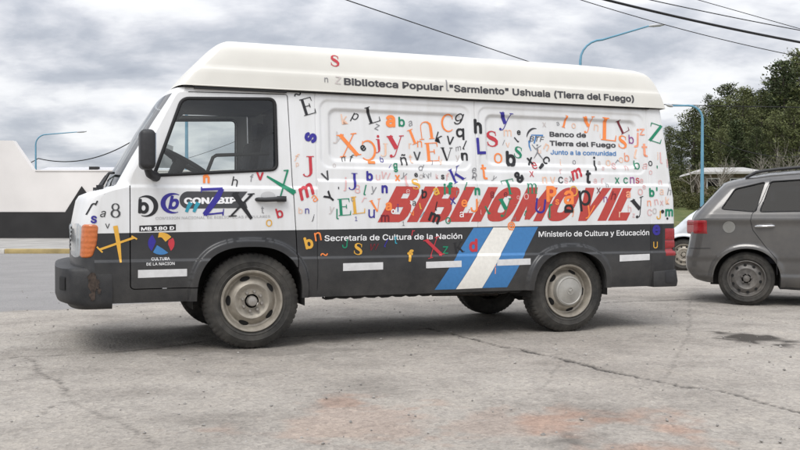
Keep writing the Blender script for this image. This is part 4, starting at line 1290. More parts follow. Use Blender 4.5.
# library commission logos on the door
lg = empty('commission_logo'); lg.parent = van
p = ell(145.3, 206.2, 10.6, 9.9, 128, -112, 40)
px_rib('ring', p, [.7 + 4.0 * math.sin(math.pi * i / 40) ** 1.6 for i in range(41)], 'k', 1, lg)
v, f = GL[('b', .035, 0)]
conform('letter_b', place(v, 143.6, 206.3, 15.6, -2), f, 'k', parent=lg, layer=1)
lg2 = empty('commission_logo'); lg2.parent = van
p = ell(174, 203.3, 11, 9.4, 62, 292, 40)
px_rib('ring', p, [.7 + 4.2 * math.sin(math.pi * i / 40) ** 1.4 for i in range(41)], 'n', 1, lg2)
conform('letter_b', [(x + .22 * (z - pix(174, 209)[1]), z, l) for x, z, l in place(v, 172.8, 202.6, 14.5, 0)], f, 'n', parent=lg2, layer=1)
pill = ell(188, 200, 8.5, 8.6, 90, 270, 16) + [(247.5, 208.0), (246, 203), (240.5, 200), (247.5, 191.6)]
px_poly('logo_pill', pill, 'G', 0, parent=lg2)
text_line('logo_lettering', ('CONABIP', .045, 0), (184, 203.8), (236.5, 203.0), 8.0, 'w', 1, parent=lg2)
text_line('logo_lettering', ('COMISION NACIONAL DE BIBLIOTECAS POPULARES', .0, 0), (155.5, 219.6), (270, 217.6), 3.6, 'h', 1, parent=lg2)
for a in (186.3, 193.8): px_rib('quote_mark', [(a, 212), (a + 2.0, 207), (a + 4.4, 202.5)], [3.0, 3.6, 4.6], 't', 2, lg2)
zz = empty('letter_sticker'); zz.parent = van; zz['label'] = 'large navy letter Z'
px_rib('stroke', [(200.8, 189.6), (222.5, 188.6)], 2.6, 'n', 3, zz); px_rib('stroke', [(222, 188.5), (217, 198), (204.5, 214.8)], [4.6, 6.2, 5.0], 'n', 3, zz)
px_rib('stroke', [(203.5, 214.9), (223, 212.7)], 1.6, 'n', 3, zz); px_rib('stroke', [(222.8, 215.5), (223.6, 208.8)], [1.4, .9], 'n', 3, zz); px_rib('stroke', [(201.2, 192.5), (201.4, 186.8)], [.9, 1.3], 'n', 3, zz)
xx = empty('letter_sticker'); xx.parent = van; xx['label'] = 'large black letter X'
px_rib('stroke', [(233.8, 193.2), (251.5, 218.8)], [6.0, 3.0], 'k', 3, xx); px_rib('stroke', [(252, 194.2), (231, 215.8)], [2.4, 1.8], 'k', 3, xx)
px_rib('stroke', [(232.5, 193.2), (239, 192.9)], 1.2, 'k', 3, xx); px_rib('stroke', [(247.5, 194.2), (254.5, 193.7)], 1.2, 'k', 3, xx); px_rib('stroke', [(228.5, 216.3), (236.5, 215.7)], 1.2, 'k', 3, xx)
gx = empty('letter_sticker'); gx.parent = van; gx['label'] = 'large green letter X'
px_rib('stroke', [(266.8, 176.2), (294.5, 192.8)], [1.6, 5.2], 'g', 3, gx); px_rib('stroke', [(287.6, 170.5), (280.5, 196)], [1.8, 1.4], 'g', 3, gx)
px_rib('stroke', [(283.5, 170.6), (288.5, 170.2)], 1.2, 'g', 3, gx); px_rib('stroke', [(292.5, 194), (295.8, 192)], 1.2, 'g', 3, gx)
ox = empty('letter_sticker'); ox.parent = van; ox['label'] = 'tall orange letter X crossing the charcoal paint'
px_rib('stroke', [(115.3, 225.8), (118.5, 244), (120.8, 262.5)], [4.6, 4.2, 2.0], 'y', 2, ox); px_rib('stroke', [(99.5, 249.6), (134, 237.6)], 2.2, 'y', 2, ox)
px_rib('stroke', [(96.8, 246.8), (102.5, 252.4)], 1.6, 'y', 2, ox); px_rib('stroke', [(131.5, 236), (137, 239.2)], 1.6, 'y', 2, ox)
# model plate
pl = px_poly('model_plate', [(139.3, 225.6), (175.8, 224.4), (175.8, 230.4), (139.3, 231.6)], 'k', 0)
text_line('model_lettering', ('MB 180 D', .03, 0), (141, 230.6), (174.2, 229.6), 4.7, 'w', 1, parent=van)
# round culture logo
cl = empty('culture_logo'); cl.parent = van
cx, cy = 161.0, 243.2
px_poly('petal', ell(cx, cy, 12.5, 10.8, 100, 35, 14) + [(cx + 4.5, cy - 1.5)] + ell(cx - 1, cy - 2, 4, 4, 60, 120, 6), 'y', 1, parent=cl)
px_poly('petal', ell(cx + 1, cy, 12.5, 10.8, 30, -45, 14) + [(cx + 7, cy + 1), (cx + 7.5, cy - 3)], 'r', 1, parent=cl)
px_poly('petal', ell(cx, cy + .5, 12.5, 11, -55, -130, 14) + [(cx - 4, cy + 2), (cx + 1, cy + 5)], 'b', 1, parent=cl)
px_poly('petal', ell(cx - .5, cy, 12.5, 11, 225, 130, 14) + [(cx - 5, cy - 2), (cx - 6.5, cy + 2)], 'n', 1, parent=cl)
text_line('logo_lettering', ('CULTURA', .01, 0), (151.5, 260.4), (169.8, 259.9), 4.0, 'w', 1, parent=cl)
text_line('logo_lettering', ('DE LA NACION', .01, 0), (146.5, 265.6), (174.6, 264.8), 4.0, 'w', 1, parent=cl)
# bank logo: arc, letters, figure with raised arms
bl = empty('bank_logo'); bl.parent = van
px_rib('arc', ell(534.5, 138, 7.8, 9.5, 175, 75, 18), [.5 + 1.5 * math.sin(math.pi * i / 18) for i in range(19)], 'D', 1, bl)
text_line('logo_lettering', ('BTF', .0, .22), (529.0, 141.3), (544.5, 142.0), 7.4, 'D', 2, parent=bl)
px_rib('brush', [(529.5, 143), (531.5, 135), (543, 135.5)], [1.2, 1.0, 1.6], 'c', 1, bl); px_rib('brush', [(534, 143.5), (536, 136)], 1.4, 'c', 1, bl)
px_rib('figure', [(531.8, 144.5), (535.5, 149), (541, 145.5)], [.6, 1.4, .6], 'a', 1, bl); px_rib('figure', [(537, 147.8), (537.6, 152), (533.8, 158.5)], [1.8, 1.6, .5], 'a', 1, bl)
px_rib('figure', [(537.4, 151.5), (539.5, 155), (543, 159.5)], [1.6, 1.2, .5], 'a', 1, bl); px_rib('figure', ell(537.2, 145.2, .5, .5, 0, 360, 10), 1.0, 'a', 1, bl)
px_rib('figure', [(528.6, 140.5), (529.2, 146), (531, 151)], [.8, 1.4, .6], 'c', 1, bl)
px_poly('blue_patch', [(650.5, 225.5), (662.5, 225), (662.5, 249), (650.5, 250)], M['ink_k'], 0)

# ------------------------------------------------------------------ parked cars
def car(name, O, th, Wc, outline, wheels, wr, holes, glassname, paint, arches, shoulder, lean, glass_edges, label, group=None, fil=.10, rimmat=None, flip=False):
    root = empty(name, (O[0], O[1], 0), th)
    tag(root, label, 'car', group)
    fo = sdf_poly(round_poly(outline, .04, 3)); fh = [sdf_poly(round_poly(h, .03, 4)) for h in holes]
    fa = [sdf_arch(a[0], wr * .95, a[1], a[1], 2.1) for a in arches]
    X0 = min(p[0] for p in outline); X1 = max(p[0] for p in outline); Z1 = max(p[1] for p in outline)
    def yf(X, Z):
        d = np.maximum(-fo(X, Z), 0)
        t = np.clip(d / fil, 0, 1)
        y = fil * .75 * (1 - np.sqrt(np.clip(1 - (1 - t) ** 2, 0, 1)))
        y = y + lean * np.clip((Z - shoulder) / (Z1 - shoulder), 0, 1) ** 1.1
        y = y - .014 * np.exp(-((Z - shoulder + .05) / .035) ** 2) + .012 * smooth01((.52 - Z) / .06) - .010 * smooth01((.34 - Z) / .03)
        y = y + .03 * smooth01((.45 - Z) / .4)
        for f in fa:
            q = f(X, Z); y = y - .016 * smooth01((.05 - q) / .03)
        return y
    def cut(X, Z):
        c = -fo(X, Z)
        for f in fh + fa: c = np.minimum(c, f(X, Z))
        return c
    gs = .014
    V, F, rim = grid_sheet(np.arange(X0 - .03, X1 + .04, gs), np.arange(.12, Z1 + .04, gs), yf, cut)
    hole_e = []; out_e = []
    for a, b in rim:
        mx = np.array([(V[a][0] + V[b][0]) / 2]); mz = np.array([(V[a][2] + V[b][2]) / 2])
        isout = abs(fo(mx, mz)[0]) < .012 and all(f(mx, mz)[0] > .012 for f in fa)
        (out_e if isout else hole_e).append((a, b))
    b_ = MB(); n0 = len(V); gws = [MB() for _ in glass_edges]
    Vs, Fs = add_skirt(V, list(F), hole_e, .03)
    b_.add(Vs, Fs)
    b_.add([(x, Wc - y, z) for x, y, z in Vs], [tuple(reversed(f)) for f in Fs])
    gw = MB(); NS = 10
    for a, b in out_e:
        mz = (V[a][2] + V[b][2]) / 2; mx = (V[a][0] + V[b][0]) / 2
        tgt_all = [gi for gi, g in enumerate(glass_edges) if g[0] < mx < g[1] and g[2] < mz < g[3]]
        pa, pb = V[a], V[b]
        for k in range(NS):
            u0, u1 = k / NS, (k + 1) / NS
            def pt(p, u):
                y = p[1] + (Wc - 2 * p[1]) * u; bul = .05 * math.sin(math.pi * u)
                cx_ = (X0 + X1) / 2
                return (p[0] + (bul * 1.2 if p[0] > X1 - .5 else -bul * .5 if p[0] < X0 + .4 else 0) * (1 if p[2] < 1.0 else .5), y, p[2] + (bul * .5 if p[2] > .8 else 0))
            tgt = gws[tgt_all[0]] if tgt_all and 0 < k < NS - 1 else b_
            tgt.add([pt(pb, u0), pt(pa, u0), pt(pa, u1), pt(pb, u1)], [(0, 1, 2, 3)])
    bo_ = b_.build('body', paint, root, smooth=None, fix=False)
    bm = bmesh.new(); bm.from_mesh(bo_.data); bmesh.ops.remove_doubles(bm, verts=bm.verts, dist=.0006)
    bmesh.ops.recalc_face_normals(bm, faces=bm.faces); bm.to_mesh(bo_.data); bm.free()
    bo_.data.polygons.foreach_set('use_smooth', [True] * len(bo_.data.polygons)); bo_.data.set_sharp_from_angle(angle=R(42))
    for gw in gws:
        if gw.v: gw.build('windscreen', M['tint'], root, smooth=60)
    for h in holes:
        pr = round_poly(h, .03, 4)
        for side in (0, 1):
            g_ = MB()
            yy_ = np.array([float(yf(np.array([x]), np.array([z]))[0]) for x, z in pr])
            A_ = np.array([[1, x, z] for x, z in pr]); co_ = np.linalg.lstsq(A_, yy_, rcond=None)[0]
            ys = list(A_ @ co_ + .012)      # flat pane
            g_.add([(x, y if side == 0 else Wc - y, z) for (x, z), y in zip(pr, ys)], [tuple(range(len(pr)))])
            go_ = g_.build('side_window', M['tint'], root)
            s_ = MB(); s_.tube([(x, (y - .008) if side == 0 else Wc - y + .008, z) for (x, z), y in zip(pr + pr[:1], ys + ys[:1])], .008, 6, cap=False)
            s_.build('window_seal', M['rubber'], go_)
    u_ = MB(); u_.box(((X0 + X1) / 2, Wc / 2, .28), (X1 - X0 - .5, Wc - .55, .16))
    u_.box(((wheels[0] + wheels[1]) / 2, Wc / 2, .28), (wheels[1] - wheels[0] - 2.3 * wr, Wc - .12, .20))
    u_.build('floor_pan', M['under'], root)
    # dark cabin with seats so that the tinted windows have something behind them
    s_ = MB()
    for sx in (.45, 1.35):
        for sy in (.3, .7): s_.box((X0 + .4 + sx * (X1 - X0) / 3.7, Wc * sy, .80), (.14, .40, .62))
    s_.box(((X0 + X1) / 2 - .1, Wc / 2, .48), ((X1 - X0) * .62, Wc - .25, .08)); s_.build('cabin_seats', M['seat'], root, bevel=.03)
    for x in wheels:
        for near in (True, False):
            make_wheel('wheel', x, .045 if near else Wc - .045, wr, wr, 0, None, near, root, rim_r=wr * .66, width=.16, tread=False, small=True, rimmat=rimmat)
        pr = [(x + (wr + .07) * math.cos(math.pi * k / 20), wr * .95 + (wr + .07) * math.sin(math.pi * k / 20)) for k in range(21)]
        for y0, y1 in ((.02, .26), (Wc - .02, Wc - .26)):
            w_ = MB(); n = len(pr); w_.add([(a, y0, b) for a, b in pr] + [(a, y1, b) for a, b in pr], [(i, i + 1, i + 1 + n, i + n) for i in range(n - 1)] + [tuple(range(n, 2 * n))])
            w_.build('wheel_well', M['under'], root, 50)
    return root, yf


M['greycar'] = mat('grey_car_paint', (.092, .090, .088), .25, metal=.3, var=.06, vscale=6, coat=.6, dust=.22)
M['silver'] = mat('silver_car_paint', (.62, .65, .68), .3, metal=.25, coat=.5, dust=.12)
g_out = [(-.40, .235), (-.52, .27), (-.60, .37), (-.605, .50), (-.575, .62), (-.555, .74), (-.535, .92), (-.49, .985), (-.36, 1.135), (-.245, 1.262), (-.19, 1.315), (0, 1.360), (.25, 1.402), (.6, 1.43), (1.1, 1.435), (1.5, 1.39), (1.75, 1.30), (2.25, .98), (2.85, .86), (3.02, .74), (3.08, .50), (3.04, .28), (2.85, .19), (2.5, .17), (.5, .17), (0, .2)]
g_holes = [[(-.247, 1.022), (-.105, 1.240), (.195, 1.312), (.098, .992)], [(.135, .992), (.245, 1.315), (.86, 1.352), (.90, 1.005)], [(.98, 1.005), (.94, 1.350), (1.35, 1.315), (1.82, 1.02)]]
gc, gyf = car('parked_car', CAR_O, CAR_TH, 1.50, g_out, (.01, 2.30), .285, g_holes, 'g', M['greycar'], [(.01, .335), (2.30, .335)], .96, .17,
              [(-.55, -.22, 1.0, 1.28), (1.75, 2.22, .98, 1.31)], 'dusty grey estate car with black roof rails, red tail lamp and round fuel cap', fil=.13,
              rimmat=mat('dark_rim', (.12, .115, .11), .55, metal=.4, var=.3, vscale=30, dust=.5))
CG = dict(O=CAR_O, th=CAR_TH)
def gy(x, z): return float(gyf(np.array([x]), np.array([z]))[0])
# tail lamp, fuel cap, handles, roof rails, door seams
t_ = MB()
poly = [pix(693, 219.5, **CG), pix(706.5, 219, **CG), pix(708, 227, **CG), pix(707, 235, **CG), pix(692.5, 235.5, **CG)]
rows = []
for i in range(9):
    z = .757 + .150 * i / 8; row = []
    for k in range(9):
        x = -.385 - .14 * k / 8 + (.01 if i in (0, 8) else 0)
        row.append((x, gy(x, z) - (.010 if 0 < i < 8 and k > 0 else -.002), z))
    rows.append(row)
n = 9
for r in rows: t_.v += r
for i in range(8):
    for k in range(8): t_.f.append((i * n + k, i * n + k + 1, (i + 1) * n + k + 1, (i + 1) * n + k))
t_.f.append(tuple(range(0)) or (0, 1, n + 1, n))
t_.f.pop()
# the lamp carries on across the tail
for i in range(8):
    a, b = rows[i][8], rows[i + 1][8]
    t_.add([a, b, (b[0] - .075, b[1] + .16, b[2]), (a[0] - .075, a[1] + .16, a[2])], [(0, 1, 2, 3)])
t_.build('tail_light', M['redlens'], gc, smooth=50)
f_ = MB(); fx, fz = pix(729, 227, **CG)
f_.add([(fx + .062 * math.cos(q), gy(fx + .062 * math.cos(q), fz + .062 * math.sin(q)) - .004, fz + .062 * math.sin(q)) for q in [2 * math.pi * i / 28 for i in range(28)]], [tuple(range(28))])
f_.build('fuel_cap', mat('fuel_cap_paint', (.25, .25, .235), .35, metal=.3, var=.1, dust=.25), gc)
for (x0, x1, z) in ((.095, .275, .84), (1.02, 1.2, .84)):
    h_ = MB(); h_.tube([(x0, gy(x0, z), z), (x0 + .02, gy(x0, z) - .026, z), (x1 - .02, gy(x1, z) - .026, z + .006), (x1, gy(x1, z), z + .006)], .013, 8)
    h_.build('handle', mat('chrome', (.7, .7, .7), .15, metal=.9), gc, 50)
for side in (0, 1):
    r_ = MB(); pts = []
    for i in range(15):
        x = .0 + 1.45 * i / 14
        zt = float(np.interp(x, [p[0] for p in g_out[10:17]], [p[1] for p in g_out[10:17]]))
        y = .21; zz_ = zt + (.0 if i in (0, 14) else .040)
        pts.append((x, y if side == 0 else 1.50 - y, zz_))
    r_.tube(pts, .017, 8); r_.build('roof_rail', M['black'], gc, 50)
sm_ = MB()
for pl_ in ([(.245, 1.33), (.15, 1.10), (.06, .965), (.045, .90), (.07, .80), (.20, .62), (.30, .50), (.31, .30)], [(.94, 1.36), (.93, .9), (.93, .3)]):
    pp = []
    for i in range(len(pl_) - 1):
        for j in range(6):
            x = pl_[i][0] + (pl_[i + 1][0] - pl_[i][0]) * j / 6; z = pl_[i][1] + (pl_[i + 1][1] - pl_[i][1]) * j / 6
            pp.append((x, gy(x, z) + .0005, z))
    sm_ = MB(); sm_.tube(pp, .0035, 5); sm_.build('door_seam', M['rubber'], gc)
bs = MB(); bs.tube([(x, gy(x, .60 + .02 * (x + .6)) - .001, .60 + .02 * (x + .6)) for x in np.linspace(-.57, -.35, 8)], .0035, 5); bs.build('bumper_seam', M['rubber'], gc)

s_out = [(.08, .20), (.02, .32), (.02, .48), (.08, .58), (.22, .655), (.365, .735), (.60, .95), (.87, 1.14), (1.25, 1.34), (1.6, 1.42), (2.3, 1.44), (2.9, 1.38), (3.35, 1.0), (3.45, .75), (3.45, .35), (3.3, .2), (2.6, .17), (.6, .17)]
s_holes = [[(.88, .93), (1.30, 1.27), (1.9, 1.36), (1.9, 1.0)], [(1.98, 1.0), (1.98, 1.36), (2.7, 1.32), (2.95, 1.02)]]
sc_, syf = car('parked_car', (4.40, 15.68), R(-20), 1.5, s_out, (.52, 2.75), .275, s_holes, 's', M['silver'], [(.52, .33), (2.75, .33)], .92, .17,
               [(.62, 1.22, .97, 1.33), (2.9, 3.3, 1.02, 1.37)], 'pale silver hatchback mostly hidden between the van and the grey car', fil=.13)

# ------------------------------------------------------------------ ground
def fbm(x, y, oct_=4):
    return sum(mnoise.noise(Vector((x * 2 ** i, y * 2 ** i, i * 7.3))) / 2 ** i for i in range(oct_))


def ground_z(x, y):
    """terrain: flat by the van, a wooded slope on the far right"""
    if y < 26: return 0.0
    u = x / max(y, 1)
    s = max(0, min(1, (u - .10) / .17)); s = s * s * (3 - 2 * s)
    h = max(0, y - 27) * .085
    if y > 95: h = 68 * .085 + (y - 95) * .02
    return s * h


gx_ = list(np.arange(-5.2, 6.6, .022)); gy_ = list(np.geomspace(3.0, 13.0, 430))
xl = [-900, -500, -280, -160, -100, -70, -50, -36, -27, -20, -15, -11.5, -9, -7.6, -6.6, -5.9, -5.5]
xr_ = [6.9, 7.4, 8, 9, 10, 11, 12, 13, 14, 15, 16, 17, 18, 19, 20, 21, 22.5, 24, 26, 28, 31, 35, 40, 47, 56, 70, 90, 120, 160, 220, 320, 520, 900]
yl = [-60, -30, -15, -8, -4, -1, .5, 1.5, 2.2, 2.6, 2.85]
yr = [13.4, 14, 14.8, 15.8, 17, 18.5, 20, 21.5, 23, 25, 27, 29, 31, 33, 35, 37, 39, 41, 44, 47, 50, 54, 58, 63, 69, 76, 85, 95, 110, 130, 160, 210, 300, 450, 700, 1100, 1800]
GX = np.array(xl + gx_ + xr_); GY = np.array(yl + gy_ + yr)
XX, YY = np.meshgrid(GX, GY)
ZZ = np.zeros_like(XX)
near = (XX > -5.6) & (XX < 6.9) & (YY < 13.2) & (YY > 2.9)
# value-noise fields for undulation
rngn = np.random.RandomState(5)
def vnoise(X, Y, sc, seed):
    rs_ = np.random.RandomState(seed); G = rs_.rand(256, 256)
    x = X * sc; y = Y * sc; xi = np.floor(x).astype(int); yi = np.floor(y).astype(int)
    fx = x - xi; fy = y - yi; fx = fx * fx * (3 - 2 * fx); fy = fy * fy * (3 - 2 * fy)
    a = G[xi % 256, yi % 256]; b = G[(xi + 1) % 256, yi % 256]; c = G[xi % 256, (yi + 1) % 256]; d = G[(xi + 1) % 256, (yi + 1) % 256]
    return (a * (1 - fx) + b * fx) * (1 - fy) + (c * (1 - fx) + d * fx) * fy - .5
und = .008 * vnoise(XX, YY, 1.3, 1) + .006 * vnoise(XX, YY, 6, 2) + .004 * vnoise(XX, YY, 17, 3) + .003 * vnoise(XX, YY, 41, 4)
fade = np.clip(np.minimum.reduce([(XX + 5.2) / .6, (6.5 - XX) / .6, (YY - 3.0) / .3 + 1, (12.9 - YY) / 1.2]), 0, 1)
ZZ += np.where(near, und * fade, 0)
def gpt(px, py):
    d = H_CAM * F_PX / (py - 215.0)
    return ((px - 400) * d / F_PX, d)
CR = [([(430, 328), (452, 334), (500, 346), (560, 360), (610, 371), (665, 383), (720, 392), (800, 412), (860, 426)], .016, 1.0),
      ([(0, 360), (22, 357), (36, 366), (50, 378), (66, 390), (72, 400)], .010, .7), ([(72, 400), (58, 404), (40, 415)], .009, .6),
      ([(98, 354), (150, 349), (215, 340), (300, 336), (400, 330), (430, 328)], .014, .95),
      ([(0, 358), (60, 356), (98, 354)], .013, .85), ([(72, 400), (110, 420), (160, 446)], .009, .5), ([(560, 360), (548, 385), (520, 402)], .006, .35), ([(690, 300), (690, 330), (665, 383)], .007, .4),
      ([(605, 303), (640, 301), (700, 299), (800, 300)], .022, .9), ([(665, 307), (740, 316), (830, 330)], .010, .5), ([(300, 450), (350, 430), (380, 424)], .006, .25)]
crk = np.zeros_like(XX)
wob = .05 * vnoise(XX, YY, 5, 8) + .03 * vnoise(XX, YY, 14, 9) + .015 * vnoise(XX, YY, 37, 10)
for pts, wid, amt in CR:
    P_ = [gpt(*p) for p in pts]
    d = np.full(XX.shape, 9.0)
    for a, b in zip(P_[:-1], P_[1:]):
        ex, ey = b[0] - a[0], b[1] - a[1]
        qx, qy = XX + wob - a[0], YY + wob * .8 - a[1]
        t = np.clip((qx * ex + qy * ey) / (ex * ex + ey * ey), 0, 1)
        d = np.minimum(d, np.hypot(qx - t * ex, qy - t * ey))
    wv_ = wid * (1 + 1.2 * vnoise(XX, YY, 3, 12) + .9 * vnoise(XX, YY, 19, 13))
    crk = np.maximum(crk, amt * np.clip(1.35 - d / np.maximum(wv_, .003), 0, 1))
ZZ -= np.where(near, .012 * crk * fade, 0)
hill = np.vectorize(ground_z)(XX, YY)
farbump = np.where(hill > .05, .5 * vnoise(XX, YY, .11, 20) + .25 * vnoise(XX, YY, .4, 21), 0)
ZZ += hill + farbump * np.clip(hill, 0, 1)
ZZ = np.where(YY > 29.5, np.where((XX / np.maximum(YY, 1)) < .12, ZZ, ZZ), ZZ)
# tone masks: dark stain and patches, reddish stains, road asphalt, grass
def blob(px, py, rx, ry, nz=.35, seed=30):
    c = gpt(px, py); e = gpt(px + rx, py); f = gpt(px, py - ry)
    ax = abs(e[0] - c[0]); ay = abs(f[1] - c[1])
    dd = np.hypot((XX - c[0]) / ax, (YY - c[1]) / ay)
    dd = dd + nz * 2 * vnoise(XX, YY, 5, seed) + nz * 1.6 * vnoise(XX, YY, 15, seed + 1)
    return np.clip((1 - dd) * 2.0, 0, 1)
darkpatch = np.maximum(blob(757, 338, 38, 6, .5, 30), .55 * blob(575, 442, 18, 6, .5, 31))
darkpatch = np.maximum(darkpatch, .30 * blob(250, 346, 90, 10, .6, 34))  # faint dark patch on the ground around the near front wheel
darkpatch = np.maximum(darkpatch, .45 * np.clip(1 - np.abs(YY - gpt(0, 300)[1] - .25) / .5, 0, 1) * (XX > 1.8) * (vnoise(XX, YY, 3, 36) + .6))  # broken dark band across the ground on the right
ring = blob(620, 430, 100, 26, .3, 40); ring2 = blob(620, 434, 72, 17, .3, 42)
red = np.maximum(.75 * np.clip(ring - ring2, 0, 1), np.maximum(.6 * blob(345, 403, 26, 11, .5, 44), .32 * blob(335, 425, 110, 22, .6, 46)))
red = np.maximum(red, .25 * blob(500, 425, 60, 14, .7, 47))
edge = 8.75 + .55 * (XX + 4.2) + .35 * vnoise(XX, YY, 1.1, 50) + .25 * vnoise(XX, YY, 5, 51) + .12 * vnoise(XX, YY, 16, 52)
road = np.clip((YY - edge) / .15, 0, 1) * (YY < 60) * np.clip((1.5 - XX) / 2.0, 0, 1)
road = np.where((XX < -5.5) & (YY > 8.6), 1.0, road)
grass = np.clip((hill - .12) / .4 + .8 * vnoise(XX, YY, .5, 55), 0, 1) * (hill > .03)
grass = np.where((YY > 70), 1, grass)
me = bpy.data.meshes.new('ground')
ny, nx = XX.shape
V = np.stack([XX.ravel(), YY.ravel(), ZZ.ravel()], 1).astype(np.float32)
idx = np.arange(ny * nx).reshape(ny, nx)
Q = np.stack([idx[:-1, :-1].ravel(), idx[:-1, 1:].ravel(), idx[1:, 1:].ravel(), idx[1:, :-1].ravel()], 1).astype(np.int32)
me.vertices.add(len(V)); me.vertices.foreach_set('co', V.ravel())
me.loops.add(Q.size); me.loops.foreach_set('vertex_index', Q.ravel())
me.polygons.add(len(Q)); me.polygons.foreach_set('loop_start', np.arange(0, Q.size, 4, dtype=np.int32)); me.polygons.foreach_set('loop_total', np.full(len(Q), 4, np.int32))
me.update(calc_edges=True)
for nm, arr in (('crack', crk), ('darkpatch', darkpatch), ('redstain', red), ('road', road), ('grass', grass)):
    at = me.attributes.new(nm, 'FLOAT', 'POINT'); at.data.foreach_set('value', arr.ravel().astype(np.float32))
me.polygons.foreach_set('use_smooth', [True] * len(me.polygons))
ground = bpy.data.objects.new('ground', me); COL.objects.link(ground); ground['kind'] = 'structure'


def ground_mat():
    m, nt, b, N, L = new_mat('worn_paving')
    tc = N.new('ShaderNodeTexCoord')
    def noise(sc, det=6, rough=.6, vec=None):
        n = N.new('ShaderNodeTexNoise'); n.inputs['Scale'].default_value = sc; n.inputs['Detail'].default_value = det; n.inputs['Roughness'].default_value = rough
        L.new(vec or tc.outputs['Object'], n.inputs['Vector']); return n.outputs['Fac']
    def ramp(fac, els):
        r = N.new('ShaderNodeValToRGB'); cr = r.color_ramp
        while len(cr.elements) < len(els): cr.elements.new(.5)
        for e, (p, c) in zip(cr.elements, els): e.position = p; e.color = (*c, 1)
        L.new(fac, r.inputs['Fac']); return r.outputs['Color']
    def mix(f, a, c, mode='MIX'):
        x = N.new('ShaderNodeMix'); x.data_type = 'RGBA'; x.blend_type = mode
        if isinstance(f, float): x.inputs[0].default_value = f
        else: L.new(f, x.inputs[0])
        for i, q in ((6, a), (7, c)):
            if isinstance(q, tuple): x.inputs[i].default_value = (*q, 1)
            else: L.new(q, x.inputs[i])
        return x.outputs[2]
    def attr(n):
        a = N.new('ShaderNodeAttribute'); a.attribute_name = n; return a.outputs['Fac']
    # worn concrete with exposed aggregate
    conc = ramp(noise(.55, 8, .65), [(.30, (.280, .256, .228)), (.52, (.342, .316, .284)), (.72, (.395, .368, .334))])
    vo = N.new('ShaderNodeTexVoronoi'); vo.inputs['Scale'].default_value = 46; L.new(tc.outputs['Object'], vo.inputs['Vector'])
    peb = ramp(vo.outputs['Color'], [(.0, (.55, .54, .52)), (.45, (1.0, .99, .97)), (.8, (1.18, 1.16, 1.12)), (1.0, (1.5, 1.48, 1.44))])
    conc = mix(.48, conc, peb, 'MULTIPLY')
    vo2 = N.new('ShaderNodeTexVoronoi'); vo2.inputs['Scale'].default_value = 120; L.new(tc.outputs['Object'], vo2.inputs['Vector'])
    peb2 = ramp(vo2.outputs['Color'], [(.0, (.6, .6, .6)), (.5, (1, 1, 1)), (1.0, (1.35, 1.34, 1.32))])
    conc = mix(.4, conc, peb2, 'MULTIPLY')
    patch = ramp(noise(1.7, 9, .7), [(.36, (.72, .715, .71)), (.5, (1, 1, 1)), (.66, (1.12, 1.11, 1.09))])
    conc = mix(.8, conc, patch, 'MULTIPLY')
    asp = ramp(noise(1.2, 8, .7), [(.3, (.225, .218, .213)), (.7, (.275, .266, .258))])
    asp = mix(.35, asp, peb2, 'MULTIPLY')
    col = mix(attr('road'), conc, asp)
    col = mix(attr('redstain'), col, mix(1.0, col, (1.09, .78, .66), 'MULTIPLY'))
    col = mix(attr('darkpatch'), col, (.065, .058, .050))
    col = mix(attr('crack'), col, (.050, .046, .042))
    gr = ramp(noise(1.1, 8, .7), [(.30, (.045, .070, .018)), (.5, (.085, .105, .030)), (.68, (.15, .135, .06))])
    col = mix(attr('grass'), col, gr)
    L.new(col, b.inputs['Base Color'])
    b.inputs['Roughness'].default_value = .92; b.inputs['Specular IOR Level'].default_value = .25
    bp = N.new('ShaderNodeBump'); bp.inputs['Strength'].default_value = .8; bp.inputs['Distance'].default_value = .008
    ad = N.new('ShaderNodeMath'); ad.operation = 'ADD'
    L.new(vo.outputs['Distance'], ad.inputs[0]); L.new(noise(90, 6, .7), ad.inputs[1])
    L.new(ad.outputs[0], bp.inputs['Height']); L.new(bp.outputs['Normal'], b.inputs['Normal'])
    return m
me.materials.append(ground_mat())

# loose stones on the paving, too many to count
gv = MB(); rg = random.Random(8)
for k in range(900):
    d = rg.uniform(3.3, 11.5); x = rg.uniform(-.52, .52) * d * 1.0
    s = rg.choice([.004, .005, .006, .008, .011]) * rg.uniform(.7, 1.2)
    c = Vector((x, d, s * .35)); rot = Matrix.Rotation(rg.uniform(0, 6), 3, 'Z') @ Matrix.Rotation(rg.uniform(-.4, .4), 3, 'X')
    vs = [c + rot @ (Vector(v) * s * rg.uniform(.8, 1.25)) for v in ((1, 0, 0), (0, 1.1, 0), (-1, .1, 0), (0, -.9, 0), (.1, 0, .75), (0, 0, -.6))]
    gv.add(vs, [(0, 1, 4), (1, 2, 4), (2, 3, 4), (3, 0, 4), (1, 0, 5), (2, 1, 5), (3, 2, 5), (0, 3, 5)])
gvo = gv.build('gravel', mat('gravel_stone', (.27, .255, .235), .9, var=.5, vscale=6), None, fix=False)
gvo['kind'] = 'stuff'

